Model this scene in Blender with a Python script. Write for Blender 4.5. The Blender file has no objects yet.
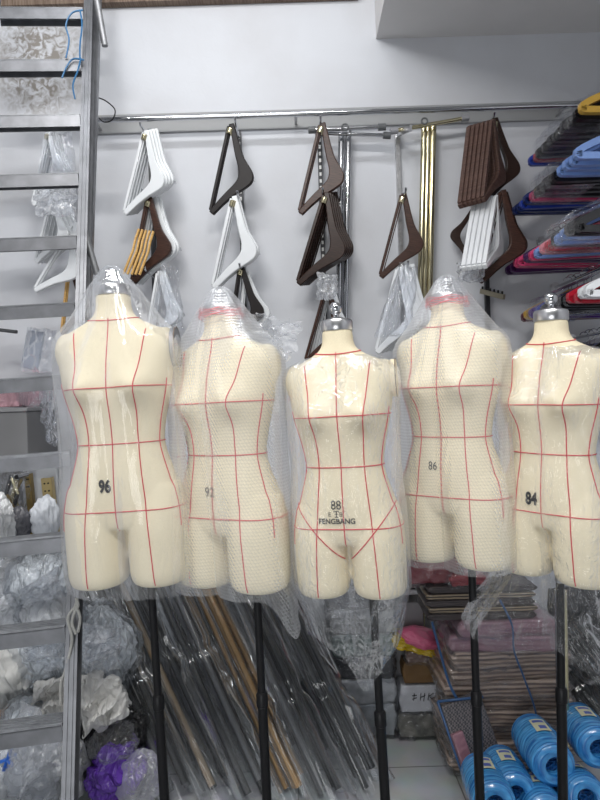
import bpy, bmesh, math, random
import numpy as np
from math import sin, cos, pi, radians as R
from mathutils import Vector, Matrix, noise
from mathutils.bvhtree import BVHTree

random.seed(7)
sc = bpy.context.scene
COL = sc.collection
F = 582.0                      # focal length in pixels of the 600x800 frame
ROLL = R(1.75)
CAM = Vector((0, 0, 1.45))
WALL_Y = 2.75

def at(px, py, Y):
    """world point seen at pixel (px,py) at depth Y"""
    u, v = px - 300, py - 400
    k = Y / F
    return Vector(((u * cos(ROLL) - v * sin(ROLL)) * k, Y, CAM.z - (u * sin(ROLL) + v * cos(ROLL)) * k))

# ------------------------------------------------------------------ materials
MATS = {}
def nodes_of(m):
    m.use_nodes = True
    return m.node_tree.nodes, m.node_tree.links

def mat(name, col, rough=.5, metal=0., spec=.5, coat=0., noise_scale=0, noise_amt=.12, bump=0., bump_scale=60, trans=0., sheen=0., crease=0., crease_scale=5.):
    if name in MATS: return MATS[name]
    m = bpy.data.materials.new(name); N, L = nodes_of(m)
    b = N['Principled BSDF']
    b.inputs['Roughness'].default_value = rough
    b.inputs['Metallic'].default_value = metal
    b.inputs['Specular IOR Level'].default_value = spec
    b.inputs['Coat Weight'].default_value = coat
    b.inputs['Coat Roughness'].default_value = .12
    b.inputs['Base Color'].default_value = (*col, 1)
    b.inputs['Transmission Weight'].default_value = trans
    b.inputs['Sheen Weight'].default_value = sheen
    tc = N.new('ShaderNodeTexCoord')
    if noise_scale:
        n = N.new('ShaderNodeTexNoise'); n.inputs['Scale'].default_value = noise_scale; n.inputs['Detail'].default_value = 5
        L.new(tc.outputs['Object'], n.inputs['Vector'])
        rp = N.new('ShaderNodeValToRGB')
        rp.color_ramp.elements[0].position = .3; rp.color_ramp.elements[1].position = .7
        rp.color_ramp.elements[0].color = (*[c * (1 - noise_amt) for c in col], 1)
        rp.color_ramp.elements[1].color = (*[min(1, c * (1 + noise_amt)) for c in col], 1)
        L.new(n.outputs['Fac'], rp.inputs['Fac']); L.new(rp.outputs['Color'], b.inputs['Base Color'])
    if bump:
        n2 = N.new('ShaderNodeTexNoise'); n2.inputs['Scale'].default_value = bump_scale; n2.inputs['Detail'].default_value = 4
        L.new(tc.outputs['Object'], n2.inputs['Vector'])
        bp = N.new('ShaderNodeBump'); bp.inputs['Strength'].default_value = bump; bp.inputs['Distance'].default_value = .01
        L.new(n2.outputs['Fac'], bp.inputs['Height']); L.new(bp.outputs['Normal'], b.inputs['Normal'])
    if crease:
        n3 = N.new('ShaderNodeTexNoise'); n3.inputs['Scale'].default_value = crease_scale; n3.inputs['Detail'].default_value = 2.5; n3.inputs['Distortion'].default_value = 1.6
        mp = N.new('ShaderNodeMapping'); mp.inputs['Scale'].default_value = (1.5, 1, .7); mp.inputs['Rotation'].default_value = (.5, .7, .3)
        L.new(tc.outputs['Object'], mp.inputs['Vector']); L.new(mp.outputs['Vector'], n3.inputs['Vector'])
        s1 = N.new('ShaderNodeMath'); s1.operation = 'SUBTRACT'; s1.inputs[1].default_value = .5; L.new(n3.outputs['Fac'], s1.inputs[0])
        s2 = N.new('ShaderNodeMath'); s2.operation = 'ABSOLUTE'; L.new(s1.outputs[0], s2.inputs[0])
        bp = N.new('ShaderNodeBump'); bp.inputs['Strength'].default_value = crease; bp.inputs['Distance'].default_value = .12; bp.invert = True
        L.new(s2.outputs[0], bp.inputs['Height']); L.new(bp.outputs['Normal'], b.inputs['Normal'])
    MATS[name] = m
    return m

def wood(name, a, c, scale=(3, 3, 40), rough=.35):
    if name in MATS: return MATS[name]
    m = bpy.data.materials.new(name); N, L = nodes_of(m); b = N['Principled BSDF']
    b.inputs['Roughness'].default_value = rough; b.inputs['Coat Weight'].default_value = .0; b.inputs['Specular IOR Level'].default_value = .3
    tc = N.new('ShaderNodeTexCoord'); mp = N.new('ShaderNodeMapping'); mp.inputs['Scale'].default_value = scale
    n = N.new('ShaderNodeTexNoise'); n.inputs['Scale'].default_value = 4; n.inputs['Detail'].default_value = 6
    rp = N.new('ShaderNodeValToRGB'); rp.color_ramp.elements[0].color = (*a, 1); rp.color_ramp.elements[1].color = (*c, 1)
    rp.color_ramp.elements[0].position = .35; rp.color_ramp.elements[1].position = .65
    L.new(tc.outputs['Object'], mp.inputs['Vector']); L.new(mp.outputs['Vector'], n.inputs['Vector'])
    L.new(n.outputs['Fac'], rp.inputs['Fac']); L.new(rp.outputs['Color'], b.inputs['Base Color'])
    MATS[name] = m; return m

def film(name, tint=(.97, .98, 1), body=(.9, .92, .95), base=.05, edge=.5, rough=.12, milky=.35, bump=.5, bscale=30, stretch=(1, 1, 1), dots=0, gl=.5, uv=False, cap=.42, painted_streak=0., dist=.6):
    """thin clear packaging film: mostly see-through, glossy and a little milky"""
    if name in MATS: return MATS[name]
    m = bpy.data.materials.new(name); N, L = nodes_of(m)
    for n in list(N):
        if n.type != 'OUTPUT_MATERIAL': N.remove(n)
    out = [n for n in N if n.type == 'OUTPUT_MATERIAL'][0]
    tc = N.new('ShaderNodeTexCoord'); mp = N.new('ShaderNodeMapping'); mp.inputs['Scale'].default_value = stretch
    L.new(tc.outputs['UV' if uv else 'Object'], mp.inputs['Vector'])
    nz = N.new('ShaderNodeTexNoise'); nz.inputs['Scale'].default_value = bscale; nz.inputs['Detail'].default_value = 3; nz.inputs['Distortion'].default_value = dist
    L.new(mp.outputs['Vector'], nz.inputs['Vector'])
    bp = N.new('ShaderNodeBump'); bp.inputs['Strength'].default_value = bump; bp.inputs['Distance'].default_value = .012
    L.new(nz.outputs['Fac'], bp.inputs['Height'])
    nor = bp.outputs['Normal']
    tr = N.new('ShaderNodeBsdfTransparent'); tr.inputs['Color'].default_value = (*tint, 1)
    g = N.new('ShaderNodeBsdfGlossy'); g.inputs['Roughness'].default_value = rough; g.inputs['Color'].default_value = (1, 1, 1, 1)
    d = N.new('ShaderNodeBsdfDiffuse'); d.inputs['Color'].default_value = (*body, 1)
    t = N.new('ShaderNodeBsdfTranslucent'); t.inputs['Color'].default_value = (*body, 1)
    md = N.new('ShaderNodeMixShader'); md.inputs[0].default_value = .4
    L.new(d.outputs[0], md.inputs[1]); L.new(t.outputs[0], md.inputs[2])
    lw = N.new('ShaderNodeLayerWeight'); lw.inputs['Blend'].default_value = .35
    f1 = N.new('ShaderNodeMath'); f1.operation = 'MULTIPLY_ADD'; f1.inputs[1].default_value = edge * milky; f1.inputs[2].default_value = base
    L.new(lw.outputs['Facing'], f1.inputs[0])
    fac = f1.outputs[0]
    if painted_streak:   # painted highlights: pale noise streaks brighten the creased film
        ns = N.new('ShaderNodeTexNoise'); ns.inputs['Scale'].default_value = bscale * .55; ns.inputs['Detail'].default_value = 4; ns.inputs['Distortion'].default_value = dist
        L.new(mp.outputs['Vector'], ns.inputs['Vector'])
        ms = N.new('ShaderNodeMapRange'); ms.inputs['From Min'].default_value = .52; ms.inputs['From Max'].default_value = .78; ms.inputs['To Max'].default_value = painted_streak
        L.new(ns.outputs['Fac'], ms.inputs['Value'])
        a0 = N.new('ShaderNodeMath'); a0.operation = 'ADD'; L.new(fac, a0.inputs[0]); L.new(ms.outputs[0], a0.inputs[1]); fac = a0.outputs[0]
    if dots:
        vo = N.new('ShaderNodeTexVoronoi'); vo.inputs['Scale'].default_value = dots; vo.inputs['Randomness'].default_value = .05; vo.voronoi_dimensions = '2D'
        L.new(tc.outputs['UV'], vo.inputs['Vector'])
        b2 = N.new('ShaderNodeBump'); b2.inputs['Strength'].default_value = .35; b2.inputs['Distance'].default_value = .003; b2.invert = True
        L.new(vo.outputs['Distance'], b2.inputs['Height']); L.new(nor, b2.inputs['Normal']); nor = b2.outputs['Normal']
        mr = N.new('ShaderNodeMapRange'); mr.inputs['From Min'].default_value = .25; mr.inputs['From Max'].default_value = .55
        mr.inputs['To Min'].default_value = .0; mr.inputs['To Max'].default_value = .11
        L.new(vo.outputs['Distance'], mr.inputs['Value'])
        ad = N.new('ShaderNodeMath'); ad.operation = 'ADD'; L.new(fac, ad.inputs[0]); L.new(mr.outputs[0], ad.inputs[1]); fac = ad.outputs[0]
    for s in (g, d): L.new(nor, s.inputs['Normal'])
    m1 = N.new('ShaderNodeMixShader'); L.new(fac, m1.inputs[0]); L.new(tr.outputs[0], m1.inputs[1]); L.new(md.outputs[0], m1.inputs[2])
    fr = N.new('ShaderNodeFresnel'); fr.inputs['IOR'].default_value = 1.5; L.new(nor, fr.inputs['Normal'])
    f2 = N.new('ShaderNodeMath'); f2.operation = 'MULTIPLY'; f2.inputs[1].default_value = gl * 2; f2.use_clamp = True; L.new(fr.outputs[0], f2.inputs[0])
    f3 = N.new('ShaderNodeMath'); f3.operation = 'MINIMUM'; f3.inputs[1].default_value = cap; L.new(f2.outputs[0], f3.inputs[0])
    m2 = N.new('ShaderNodeMixShader'); L.new(f3.outputs[0], m2.inputs[0]); L.new(m1.outputs[0], m2.inputs[1]); L.new(g.outputs[0], m2.inputs[2])
    L.new(m2.outputs[0], out.inputs['Surface'])
    MATS[name] = m; return m

CREAM = mat('cream_fabric', (.80, .712, .515), .75, noise_scale=350, noise_amt=.05, spec=.2)
RED = mat('red_tape', (.62, .05, .07), .5)
BLACKP = mat('black_paint', (.006, .006, .007), .35, spec=.25)
INK = mat('black_ink', (.012, .012, .014), .6)
CHROME = mat('chrome', (.55, .56, .58), .12, 1)
STEEL = mat('brushed_steel', (.55, .55, .56), .28, 1, noise_scale=60, noise_amt=.15)
ALU = mat('ladder_aluminium', (.20, .205, .22), .40, .6, noise_scale=18, noise_amt=.18)
ALUP = mat('tread_top_aluminium', (.32, .33, .35), .38, .6, noise_scale=30, noise_amt=.2)
ALUD = mat('tread_grip_aluminium', (.27, .275, .285), .5, .7, noise_scale=25, noise_amt=.2)
BRASS = mat('polished_brass', (.62, .56, .37), .2, 1)
DULLBRASS = mat('dull_brass', (.30, .22, .09), .4, .8, noise_scale=20, noise_amt=.3)
GREYPL = mat('grey_plastic', (.10, .105, .11), .45)
WHITEL = mat('white_lacquer', (.74, .76, .78), .22, coat=.4)
BLACKL = mat('black_brown_lacquer', (.012, .009, .009), .45, spec=.25)
WALNUT = wood('walnut_wood', (.026, .011, .008), (.065, .028, .018))
ROSEW = wood('rose_brown_wood', (.055, .030, .024), (.115, .066, .052), rough=.5)
DARKW = wood('dark_brown_wood', (.016, .008, .006), (.036, .017, .012))
OAK = wood('golden_wood', (.52, .30, .09), (.70, .44, .16))
CLEAR = film('clear_film', bump=.35, bscale=16, base=.055, milky=.45, edge=.5, gl=.36, rough=.09, stretch=(1, 1, .35), cap=.30, painted_streak=.16, dist=1.2)
CLEARL = film('loose_clear_film', bump=.6, bscale=34, base=.012, milky=.2, edge=.4, gl=.42, rough=.07, cap=.45, painted_streak=.04, dist=2.2, stretch=(1, 1, .5))
BUBBLE = film('bubble_wrap_film', bump=.15, bscale=14, base=.09, milky=.4, edge=.5, dots=1, rough=.3, gl=.3, cap=.22)
SLEEVE = film('long_sleeve_film', bump=.45, bscale=22, base=.045, milky=.22, edge=.6, painted_streak=.34, dist=.8, stretch=(1, .07, 1), gl=.42, body=(.62, .65, .66), uv=True, rough=.09, cap=.55)
MILKY = film('milky_bag_film', bump=.4, bscale=16, base=.22, milky=.6, edge=.6, rough=.2)
PACK = film('crinkled_packing_film', bump=.6, bscale=38, base=.03, milky=.15, edge=.4, gl=.6, rough=.08, cap=.6)

# ------------------------------------------------------------------ mesh building
class MB:
    def __init__(s): s.v = []; s.f = []
    def add(s, vs, fs):
        o = len(s.v); s.v += [Vector(v) for v in vs]; s.f += [[i + o for i in f] for f in fs]; return s
    def box(s, c, size, rot=None):
        c = Vector(c); h = Vector(size) / 2; M = rot.to_3x3() if rot else Matrix.Identity(3)
        vs = [c + M @ Vector((x * h.x, y * h.y, z * h.z)) for x in (-1, 1) for y in (-1, 1) for z in (-1, 1)]
        return s.add(vs, [(0, 1, 3, 2), (4, 6, 7, 5), (0, 4, 5, 1), (2, 3, 7, 6), (0, 2, 6, 4), (1, 5, 7, 3)])
    def beam(s, a, b, w, h, up=(0, 0, 1)):
        a, b = Vector(a), Vector(b); d = (b - a); l = d.length; d.normalize()
        x = d.cross(Vector(up)).normalized(); z = x.cross(d)
        M = Matrix((x, d, z)).transposed()
        return s.box((a + b) / 2, (w, l, h), M)
    def tube(s, pts, r, n=10, closed=False, flat=1.):
        pts = [Vector(p) for p in pts]; m = len(pts); vs = []; fs = []
        rr = r if isinstance(r, (list, tuple)) else [r] * m
        prev = None
        for i, p in enumerate(pts):
            t = (pts[(i + 1) % m] - pts[i - 1]) if closed else (pts[min(i + 1, m - 1)] - pts[max(i - 1, 0)])
            t = t.normalized() if t.length > 1e-9 else Vector((0, 0, 1))
            if prev is None:
                u = t.orthogonal().normalized()
            else:
                u = prev - t * prev.dot(t); u = u.normalized() if u.length > 1e-6 else t.orthogonal().normalized()
            prev = u; w = t.cross(u)
            for k in range(n):
                a = 2 * pi * k / n; vs.append(p + u * cos(a) * rr[i] + w * sin(a) * rr[i] * flat)
        for i in range(m if closed else m - 1):
            j = (i + 1) % m
            for k in range(n):
                l = (k + 1) % n; fs.append((i * n + k, i * n + l, j * n + l, j * n + k))
        if not closed:
            fs.append(list(range(n))[::-1]); fs.append([(m - 1) * n + k for k in range(n)])
        return s.add(vs, fs)
    def lathe(s, prof, n=28, c=(0, 0, 0), M=None):
        c = Vector(c); vs = []; fs = []
        for r, z in prof:
            for k in range(n):
                a = 2 * pi * k / n; p = Vector((r * cos(a), r * sin(a), z)); vs.append(c + (M @ p if M else p))
        for i in range(len(prof) - 1):
            for k in range(n):
                l = (k + 1) % n; fs.append((i * n + k, i * n + l, (i + 1) * n + l, (i + 1) * n + k))
        fs.append(list(range(n))[::-1]); fs.append([(len(prof) - 1) * n + k for k in range(n)])
        return s.add(vs, fs)
    def grid(s, rows, cyc=False, cap=False):
        n = len(rows[0]); vs = [p for r in rows for p in r]; fs = []
        for i in range(len(rows) - 1):
            for k in range(n if cyc else n - 1):
                l = (k + 1) % n; fs.append((i * n + k, i * n + l, (i + 1) * n + l, (i + 1) * n + k))
        if cap:
            fs.append(list(range(n))[::-1]); fs.append([(len(rows) - 1) * n + k for k in range(n)])
        return s.add(vs, fs)
    def prism(s, pts2, th, axis='y'):
        """outline in x,z extruded along y"""
        n = len(pts2)
        vs = [(x, -th / 2, z) for x, z in pts2] + [(x, th / 2, z) for x, z in pts2]
        fs = [list(range(n)), list(range(n, 2 * n))[::-1]] + [(i, (i + 1) % n, n + (i + 1) % n, n + i)[::-1] for i in range(n)]
        return s.add(vs, fs)
    def strip(s, outer, inner, th, closed=False):
        """solid band between two outlines in x,z, extruded along y"""
        n = len(outer); vs = []; fs = []
        for y in (-th / 2, th / 2):
            vs += [(x, y, z) for x, z in outer] + [(x, y, z) for x, z in inner]
        A, B, C, D = 0, n, 2 * n, 3 * n
        rng = range(n if closed else n - 1)
        for i in rng:
            j = (i + 1) % n
            fs += [(A + i, A + j, B + j, B + i), (C + j, C + i, D + i, D + j), (A + j, A + i, C + i, C + j), (B + i, B + j, D + j, D + i)]
        if not closed:
            fs += [(A, B, D, C), (B + n - 1, A + n - 1, C + n - 1, D + n - 1)]
        return s.add(vs, fs)

def link(o, parent=None):
    COL.objects.link(o)
    if parent is not None: o.parent = parent
    return o

def obj(name, mb, m, parent=None, loc=None, smooth=True, bevel=0., recalc=True, angle=40, uv=None):
    """ONE mesh object; with loc the vertices (given in world space) become relative to loc"""
    off = Vector(loc) if loc is not None else Vector((0, 0, 0))
    me = bpy.data.meshes.new(name)
    me.from_pydata([tuple(v - off) for v in mb.v], [], mb.f); me.update()
    if recalc:
        bm = bmesh.new(); bm.from_mesh(me); bmesh.ops.recalc_face_normals(bm, faces=bm.faces); 
        if smooth:
            for e in bm.edges:
                if len(e.link_faces) == 2 and e.calc_face_angle(0) > R(angle): e.smooth = False
        bm.to_mesh(me); bm.free()
    if smooth:
        for p in me.polygons: p.use_smooth = True
    if uv:
        ul = me.uv_layers.new(name='UVMap')
        for l in me.loops: ul.data[l.index].uv = uv[l.vertex_index]
    me.materials.append(m)
    o = bpy.data.objects.new(name, me)
    if parent is None and loc is not None: o.location = loc
    link(o, parent)
    if bevel:
        b = o.modifiers.new('bevel', 'BEVEL'); b.width = bevel; b.segments = 2; b.limit_method = 'ANGLE'
    return o

def tag(o, label, cat, group=None, kind=None):
    o['label'] = label; o['category'] = cat
    if group: o['group'] = group
    if kind: o['kind'] = kind
    return o

def thing(name, label, cat, loc=(0, 0, 0), group=None, rot=None):
    o = bpy.data.objects.new(name, None); o.location = loc; o.empty_display_size = .05
    if rot: o.rotation_euler = rot
    link(o); return tag(o, label, cat, group)

def copy_tree(o, parent=None):
    c = o.copy(); COL.objects.link(c)
    if parent is not None: c.parent = parent
    for ch in list(o.children): copy_tree(ch, c)
    return c

def structure(name, mb, m, **k):
    o = obj(name, mb, m, **k); o['kind'] = 'structure'; return o

# ------------------------------------------------------------------ camera, light
cam_d = bpy.data.cameras.new('camera'); cam = bpy.data.objects.new('camera', cam_d); link(cam)
cam_d.sensor_width = 36; cam_d.sensor_fit = 'AUTO'; cam_d.lens = 36 * F / 800
rt = Vector((cos(ROLL), 0, -sin(ROLL))); up = Vector((sin(ROLL), 0, cos(ROLL))); bk = Vector((0, -1, 0))
Mx = Matrix((rt, up, bk)).transposed().to_4x4(); Mx.translation = CAM; cam.matrix_world = Mx
sc.camera = cam
cam_d.clip_start = .05

def area(name, loc, size, power, color, target):
    l = bpy.data.lights.new(name, 'AREA'); l.shape = 'RECTANGLE'; l.size, l.size_y = size; l.energy = power; l.color = color
    o = bpy.data.objects.new(name, l); o.location = loc
    o.rotation_euler = (Vector(target) - Vector(loc)).to_track_quat('-Z', 'Y').to_euler(); link(o); return o
area('ceiling_tube', (-.40, 1.45, 3.70), (1.2, .10), 17, (.97, .985, 1), (-.45, 2.2, 1.6))
area('ceiling_tube_rear_left', (-.85, -.3, 3.68), (1.2, .08), 40, (1, .985, .96), (-.2, 1.7, 1.1))
area('ceiling_tube_rear_right', (.55, -.5, 3.68), (1.2, .08), 35, (1, .985, .96), (.3, 1.7, 1.1))
area('added_front_fill', (-.7, -2.0, .85), (1.5, 1.1), 27, (.97, .985, 1), (-.1, 2.2, .4))  # fill lamp added low in front to brighten the heap, no real source
w = bpy.data.worlds.new('world'); sc.world = w; w.use_nodes = True
w.node_tree.nodes['Background'].inputs[0].default_value = (.86, .92, 1, 1)
w.node_tree.nodes['Background'].inputs[1].default_value = .12
vs = sc.view_settings; vs.view_transform = 'Standard'; vs.look = 'None'; vs.gamma = 1; vs.exposure = .0; vs.use_curve_mapping = False
sc.cycles.transparent_max_bounces = 24; sc.cycles.max_bounces = 10

# ------------------------------------------------------------------ room
def wall_material():
    m = bpy.data.materials.new('painted_plaster'); N, L = nodes_of(m); b = N['Principled BSDF']; b.inputs['Roughness'].default_value = .6
    b.inputs['Specular IOR Level'].default_value = .3
    tc = N.new('ShaderNodeTexCoord')
    n = N.new('ShaderNodeTexNoise'); n.inputs['Scale'].default_value = 2.2; n.inputs['Detail'].default_value = 6
    L.new(tc.outputs['Object'], n.inputs['Vector'])
    rp = N.new('ShaderNodeValToRGB'); rp.color_ramp.elements[0].position = .3; rp.color_ramp.elements[1].position = .6
    rp.color_ramp.elements[0].color = (.545, .55, .575, 1); rp.color_ramp.elements[1].color = (.60, .615, .65, 1)
    L.new(n.outputs['Fac'], rp.inputs['Fac'])
    # flaked, grimy plaster patch behind the top of the ladder and a brown tide mark along the top
    n2 = N.new('ShaderNodeTexNoise'); n2.inputs['Scale'].default_value = 26; n2.inputs['Detail'].default_value = 8; n2.inputs['Distortion'].default_value = 1.4
    L.new(tc.outputs['Object'], n2.inputs['Vector'])
    mp = N.new('ShaderNodeMapping'); mp.vector_type = 'POINT'
    c = at(38, 62, WALL_Y); sx, sz = 1 / .26, 1 / .34
    mp.inputs['Location'].default_value = (-c.x * sx, 0, -c.z * sz); mp.inputs['Scale'].default_value = (sx, 0, sz)
    L.new(tc.outputs['Object'], mp.inputs['Vector'])
    gr = N.new('ShaderNodeTexGradient'); gr.gradient_type = 'SPHERICAL'; L.new(mp.outputs['Vector'], gr.inputs['Vector'])
    mu = N.new('ShaderNodeMath'); mu.operation = 'MULTIPLY'; L.new(gr.outputs['Fac'], mu.inputs[0])
    r2 = N.new('ShaderNodeMapRange'); r2.inputs['From Min'].default_value = .4; r2.inputs['From Max'].default_value = .65; r2.inputs['To Max'].default_value = 2.2
    L.new(n2.outputs['Fac'], r2.inputs['Value']); L.new(r2.outputs[0], mu.inputs[1]); mu.use_clamp = True
    mx = N.new('ShaderNodeMix'); mx.data_type = 'RGBA'; L.new(mu.outputs[0], mx.inputs[0]); L.new(rp.outputs['Color'], mx.inputs[6])
    mx.inputs[7].default_value = (.26, .24, .22, 1); L.new(mx.outputs[2], b.inputs['Base Color'])
    bp = N.new('ShaderNodeBump'); bp.inputs['Strength'].default_value = .12; bp.inputs['Distance'].default_value = .004
    L.new(n2.outputs['Fac'], bp.inputs['Height']); L.new(bp.outputs['Normal'], b.inputs['Normal'])
    return m
PLASTER = wall_material()
def floor_material():
    m = bpy.data.materials.new('grey_tile'); N, L = nodes_of(m); b = N['Principled BSDF']; b.inputs['Roughness'].default_value = .28
    tc = N.new('ShaderNodeTexCoord')
    br = N.new('ShaderNodeTexBrick'); br.offset = 0; br.inputs['Scale'].default_value = 1; br.inputs['Brick Width'].default_value = .6; br.inputs['Row Height'].default_value = .6
    br.inputs['Mortar Size'].default_value = .003; br.inputs['Color1'].default_value = (.47, .49, .51, 1); br.inputs['Color2'].default_value = (.50, .52, .53, 1); br.inputs['Mortar'].default_value = (.2, .2, .2, 1)
    mp = N.new('ShaderNodeMapping'); mp.inputs['Location'].default_value = (.05, .12, 0)
    L.new(tc.outputs['Object'], mp.inputs['Vector']); L.new(mp.outputs['Vector'], br.inputs['Vector'])
    n = N.new('ShaderNodeTexNoise'); n.inputs['Scale'].default_value = 9; n.inputs['Detail'].default_value = 6; L.new(tc.outputs['Object'], n.inputs['Vector'])
    mx = N.new('ShaderNodeMix'); mx.data_type = 'RGBA'; mx.blend_type = 'MULTIPLY'; mx.inputs[0].default_value = .35
    L.new(br.outputs['Color'], mx.inputs[6]); L.new(n.outputs['Color'], mx.inputs[7]); L.new(mx.outputs[2], b.inputs['Base Color'])
    return m
XL, XR, YF, ZC = -2.1, 1.95, -1.6, 3.75
structure('floor', MB().box(((XL + XR) / 2, (WALL_Y + YF) / 2, -.05), (XR - XL + .3, WALL_Y - YF + .3, .1)), floor_material(), smooth=False)
structure('wall_back', MB().box(((XL + XR) / 2, WALL_Y + .05, ZC / 2), (XR - XL, .1, ZC)), PLASTER, smooth=False)
structure('wall_left', MB().box((XL - .05, (WALL_Y + YF) / 2, ZC / 2), (.1, WALL_Y - YF, ZC)), PLASTER, smooth=False)
structure('wall_right', MB().box((XR + .05, (WALL_Y + YF) / 2, ZC / 2), (.1, WALL_Y - YF, ZC)), PLASTER, smooth=False)
structure('ceiling', MB().box(((XL + XR) / 2, (WALL_Y + YF) / 2, ZC + .05), (XR - XL, WALL_Y - YF, .1)), mat('ceiling_paint', (.7, .7, .7), .7), smooth=False)
so = at(376, 39, WALL_Y)
structure('ceiling_beam', MB().box(((so.x + XR) / 2, WALL_Y - 1.15, (so.z + ZC) / 2), (XR - so.x, 2.3, ZC - so.z)), mat('beam_paint', (.66, .65, .645), .65, noise_scale=3, noise_amt=.05), smooth=False)
# brown stained board along the very top of the wall
tz = at(180, 6, WALL_Y).z
structure('trim_1', MB().box(((XL + so.x) / 2 - .04, WALL_Y - .02, tz + .06), (so.x - XL - .08, .04, .12)), wood('stained_board', (.13, .09, .065), (.24, .18, .14), (40, 3, 3), .7), smooth=False)
# grey metal channel fixed where the upper wall ends
cz = at(345, 118, WALL_Y).z
structure('trim_2', MB().box(((-.98 + XR) / 2, WALL_Y - .004, cz), (XR + .98, .008, .088)), mat('grey_channel', (.30, .305, .31), .6), smooth=False)

# chrome garment rail held off the wall
rz = at(345, 112.5, WALL_Y - .10).z
t = thing('garment_rail', 'long chrome rail running across the white wall above the hangers', 'rail', (0, WALL_Y - .10, rz))
obj('rail_tube', MB().tube([(-.93, WALL_Y - .10, rz), (XR, WALL_Y - .10, rz)], .0125, 16), CHROME, t, t.location)
for x in (-.9, .02, 1.25):
    obj('bracket', MB().tube([(x, WALL_Y, rz), (x, WALL_Y - .10, rz)], .007, 10).tube([(x, WALL_Y, rz), (x, WALL_Y - .006, rz)], .02, 16), STEEL, t, t.location)
    
# ------------------------------------------------------------------ dress forms
PROF = [  # depth below neck top / half width / front / back   (all as fractions of the body height)
    (0.000, .056, .056, .058), (.03, .055, .055, .058), (.06, .057, .058, .064), (.082, .068, .062, .074), (.097, .092, .064, .082),
    (.112, .128, .066, .090), (.128, .168, .070, .097), (.150, .192, .078, .103), (.19, .197, .092, .107), (.25, .188, .112, .108),
    (.32, .178, .124, .106), (.37, .166, .116, .100), (.44, .150, .100, .088), (.515, .139, .094, .080), (.57, .152, .102, .094),
    (.64, .174, .108, .122), (.72, .192, .108, .142), (.77, .194, .104, .140), (.80, .182, .09, .12)]
LEG = [(.66, .085, .09), (.74, .098, .112), (.80, .0995, .118), (.88, .099, .115), (.955, .098, .110), (.985, .0945, .104), (.997, .084, .094), (1.0, .070, .08)]

def ring(cx, a, f, b, z, n=64, p=2.25):
    out = []
    for k in range(n):
        th = 2 * pi * k / n; c, s = cos(th), sin(th)
        x = a * math.copysign(abs(c) ** (2 / p), c); y = math.copysign(abs(s) ** (2 / p), s); y *= b if y > 0 else f
        out.append(Vector((cx + x, y, z)))
    return out

def interp(tab, n):
    ts = np.array([r[0] for r in tab]); z = np.linspace(ts[0], ts[-1], n)
    cols = [np.interp(z, ts, [r[k] for r in tab]) for k in range(1, len(tab[0]))]
    ker = np.array([1, 2, 3, 2, 1.]) / 9
    cols = [np.concatenate([c[:2], np.convolve(c, ker, 'valid'), c[-2:]]) for c in cols]
    return list(zip(z, *cols))

def build_body(H, ws, ds):
    a = MB(); rows = []
    for z, wd, f, b in interp(PROF, 64):
        rg = ring(0, wd * ws, f * ds, b * ds, -z)
        for p in rg:
            if p.y < 0:
                for sx in (-1, 1):
                    g = math.exp(-((p.x - sx * .088 * ws) / .052) ** 2 - ((z - .325) / .052) ** 2)
                    p.y -= .046 * ds * g
                g = math.exp(-(p.x / .035) ** 2 - ((z - .30) / .05) ** 2); p.y += .006 * g
            else:
                for sx in (-1, 1):
                    g = math.exp(-((p.x - sx * .09) / .06) ** 2 - ((z - .73) / .07) ** 2); p.y += .02 * g
        rows.append([p * H for p in rg])
    a.grid(rows, True, True)
    for sx in (-1, 1):
        rows = [[p * H for p in ring(sx * .1022 * ws, wd * ws * .985, d * ds * .95, d * ds * 1.05, -z, 48, 2.15)] for z, wd, d in interp(LEG, 40)]
        a.grid(rows, True, True)
        # rounded shoulder stub
        rows = []
        for i in range(1, 16):
            ph = pi * i / 16
            rows.append([Vector((sx * .165 * ws + .042 * sin(ph) * cos(q), .012 + .066 * ds * sin(ph) * sin(q), -.192 + .072 * cos(ph))) * H for q in [2 * pi * k / 24 for k in range(24)]])
        a.grid(rows, True, True)
    me = bpy.data.meshes.new('tmp'); me.from_pydata([tuple(v) for v in a.v], [], a.f)
    bm = bmesh.new(); bm.from_mesh(me); bmesh.ops.recalc_face_normals(bm, faces=bm.faces); bm.to_mesh(me); bm.free()
    o = bpy.data.objects.new('tmp', me); COL.objects.link(o)
    rm = o.modifiers.new('r', 'REMESH'); rm.mode = 'VOXEL'; rm.voxel_size = .0055
    sm = o.modifiers.new('s', 'SMOOTH'); sm.iterations = 14; sm.factor = .5
    dg = bpy.context.evaluated_depsgraph_get(); ev = o.evaluated_get(dg); m2 = bpy.data.meshes.new_from_object(ev)
    bpy.data.objects.remove(o); bpy.data.meshes.remove(me)
    for p in m2.polygons: p.use_smooth = True
    return m2

def serif_text_mesh(parent, body, size, bvh, x, z, mate, name, squeeze=.8, label=None, weight=.0):
    cu = bpy.data.curves.new('t', 'FONT'); cu.body = body; cu.size = size; cu.align_x = 'CENTER'; cu.align_y = 'CENTER'; cu.offset = weight
    o = bpy.data.objects.new('t', cu); COL.objects.link(o)
    dg = bpy.context.evaluated_depsgraph_get(); me = bpy.data.meshes.new_from_object(o.evaluated_get(dg))
    bpy.data.objects.remove(o)
    bm = bmesh.new(); bm.from_mesh(me)
    bmesh.ops.triangulate(bm, faces=bm.faces); 
    for v in bm.verts:
        px, pz = x + v.co.x * squeeze, z + v.co.y
        h = bvh.ray_cast(Vector((px, -1, pz)), Vector((0, 1, 0)))[0]
        v.co = Vector((px, (h.y if h else -.08) - .0028, pz))
    bm.to_mesh(me); bm.free(); me.materials.clear(); me.materials.append(mate); me.name = name
    o = bpy.data.objects.new(name, me); link(o, parent)
    if label: o['label'] = label
    return o

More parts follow.
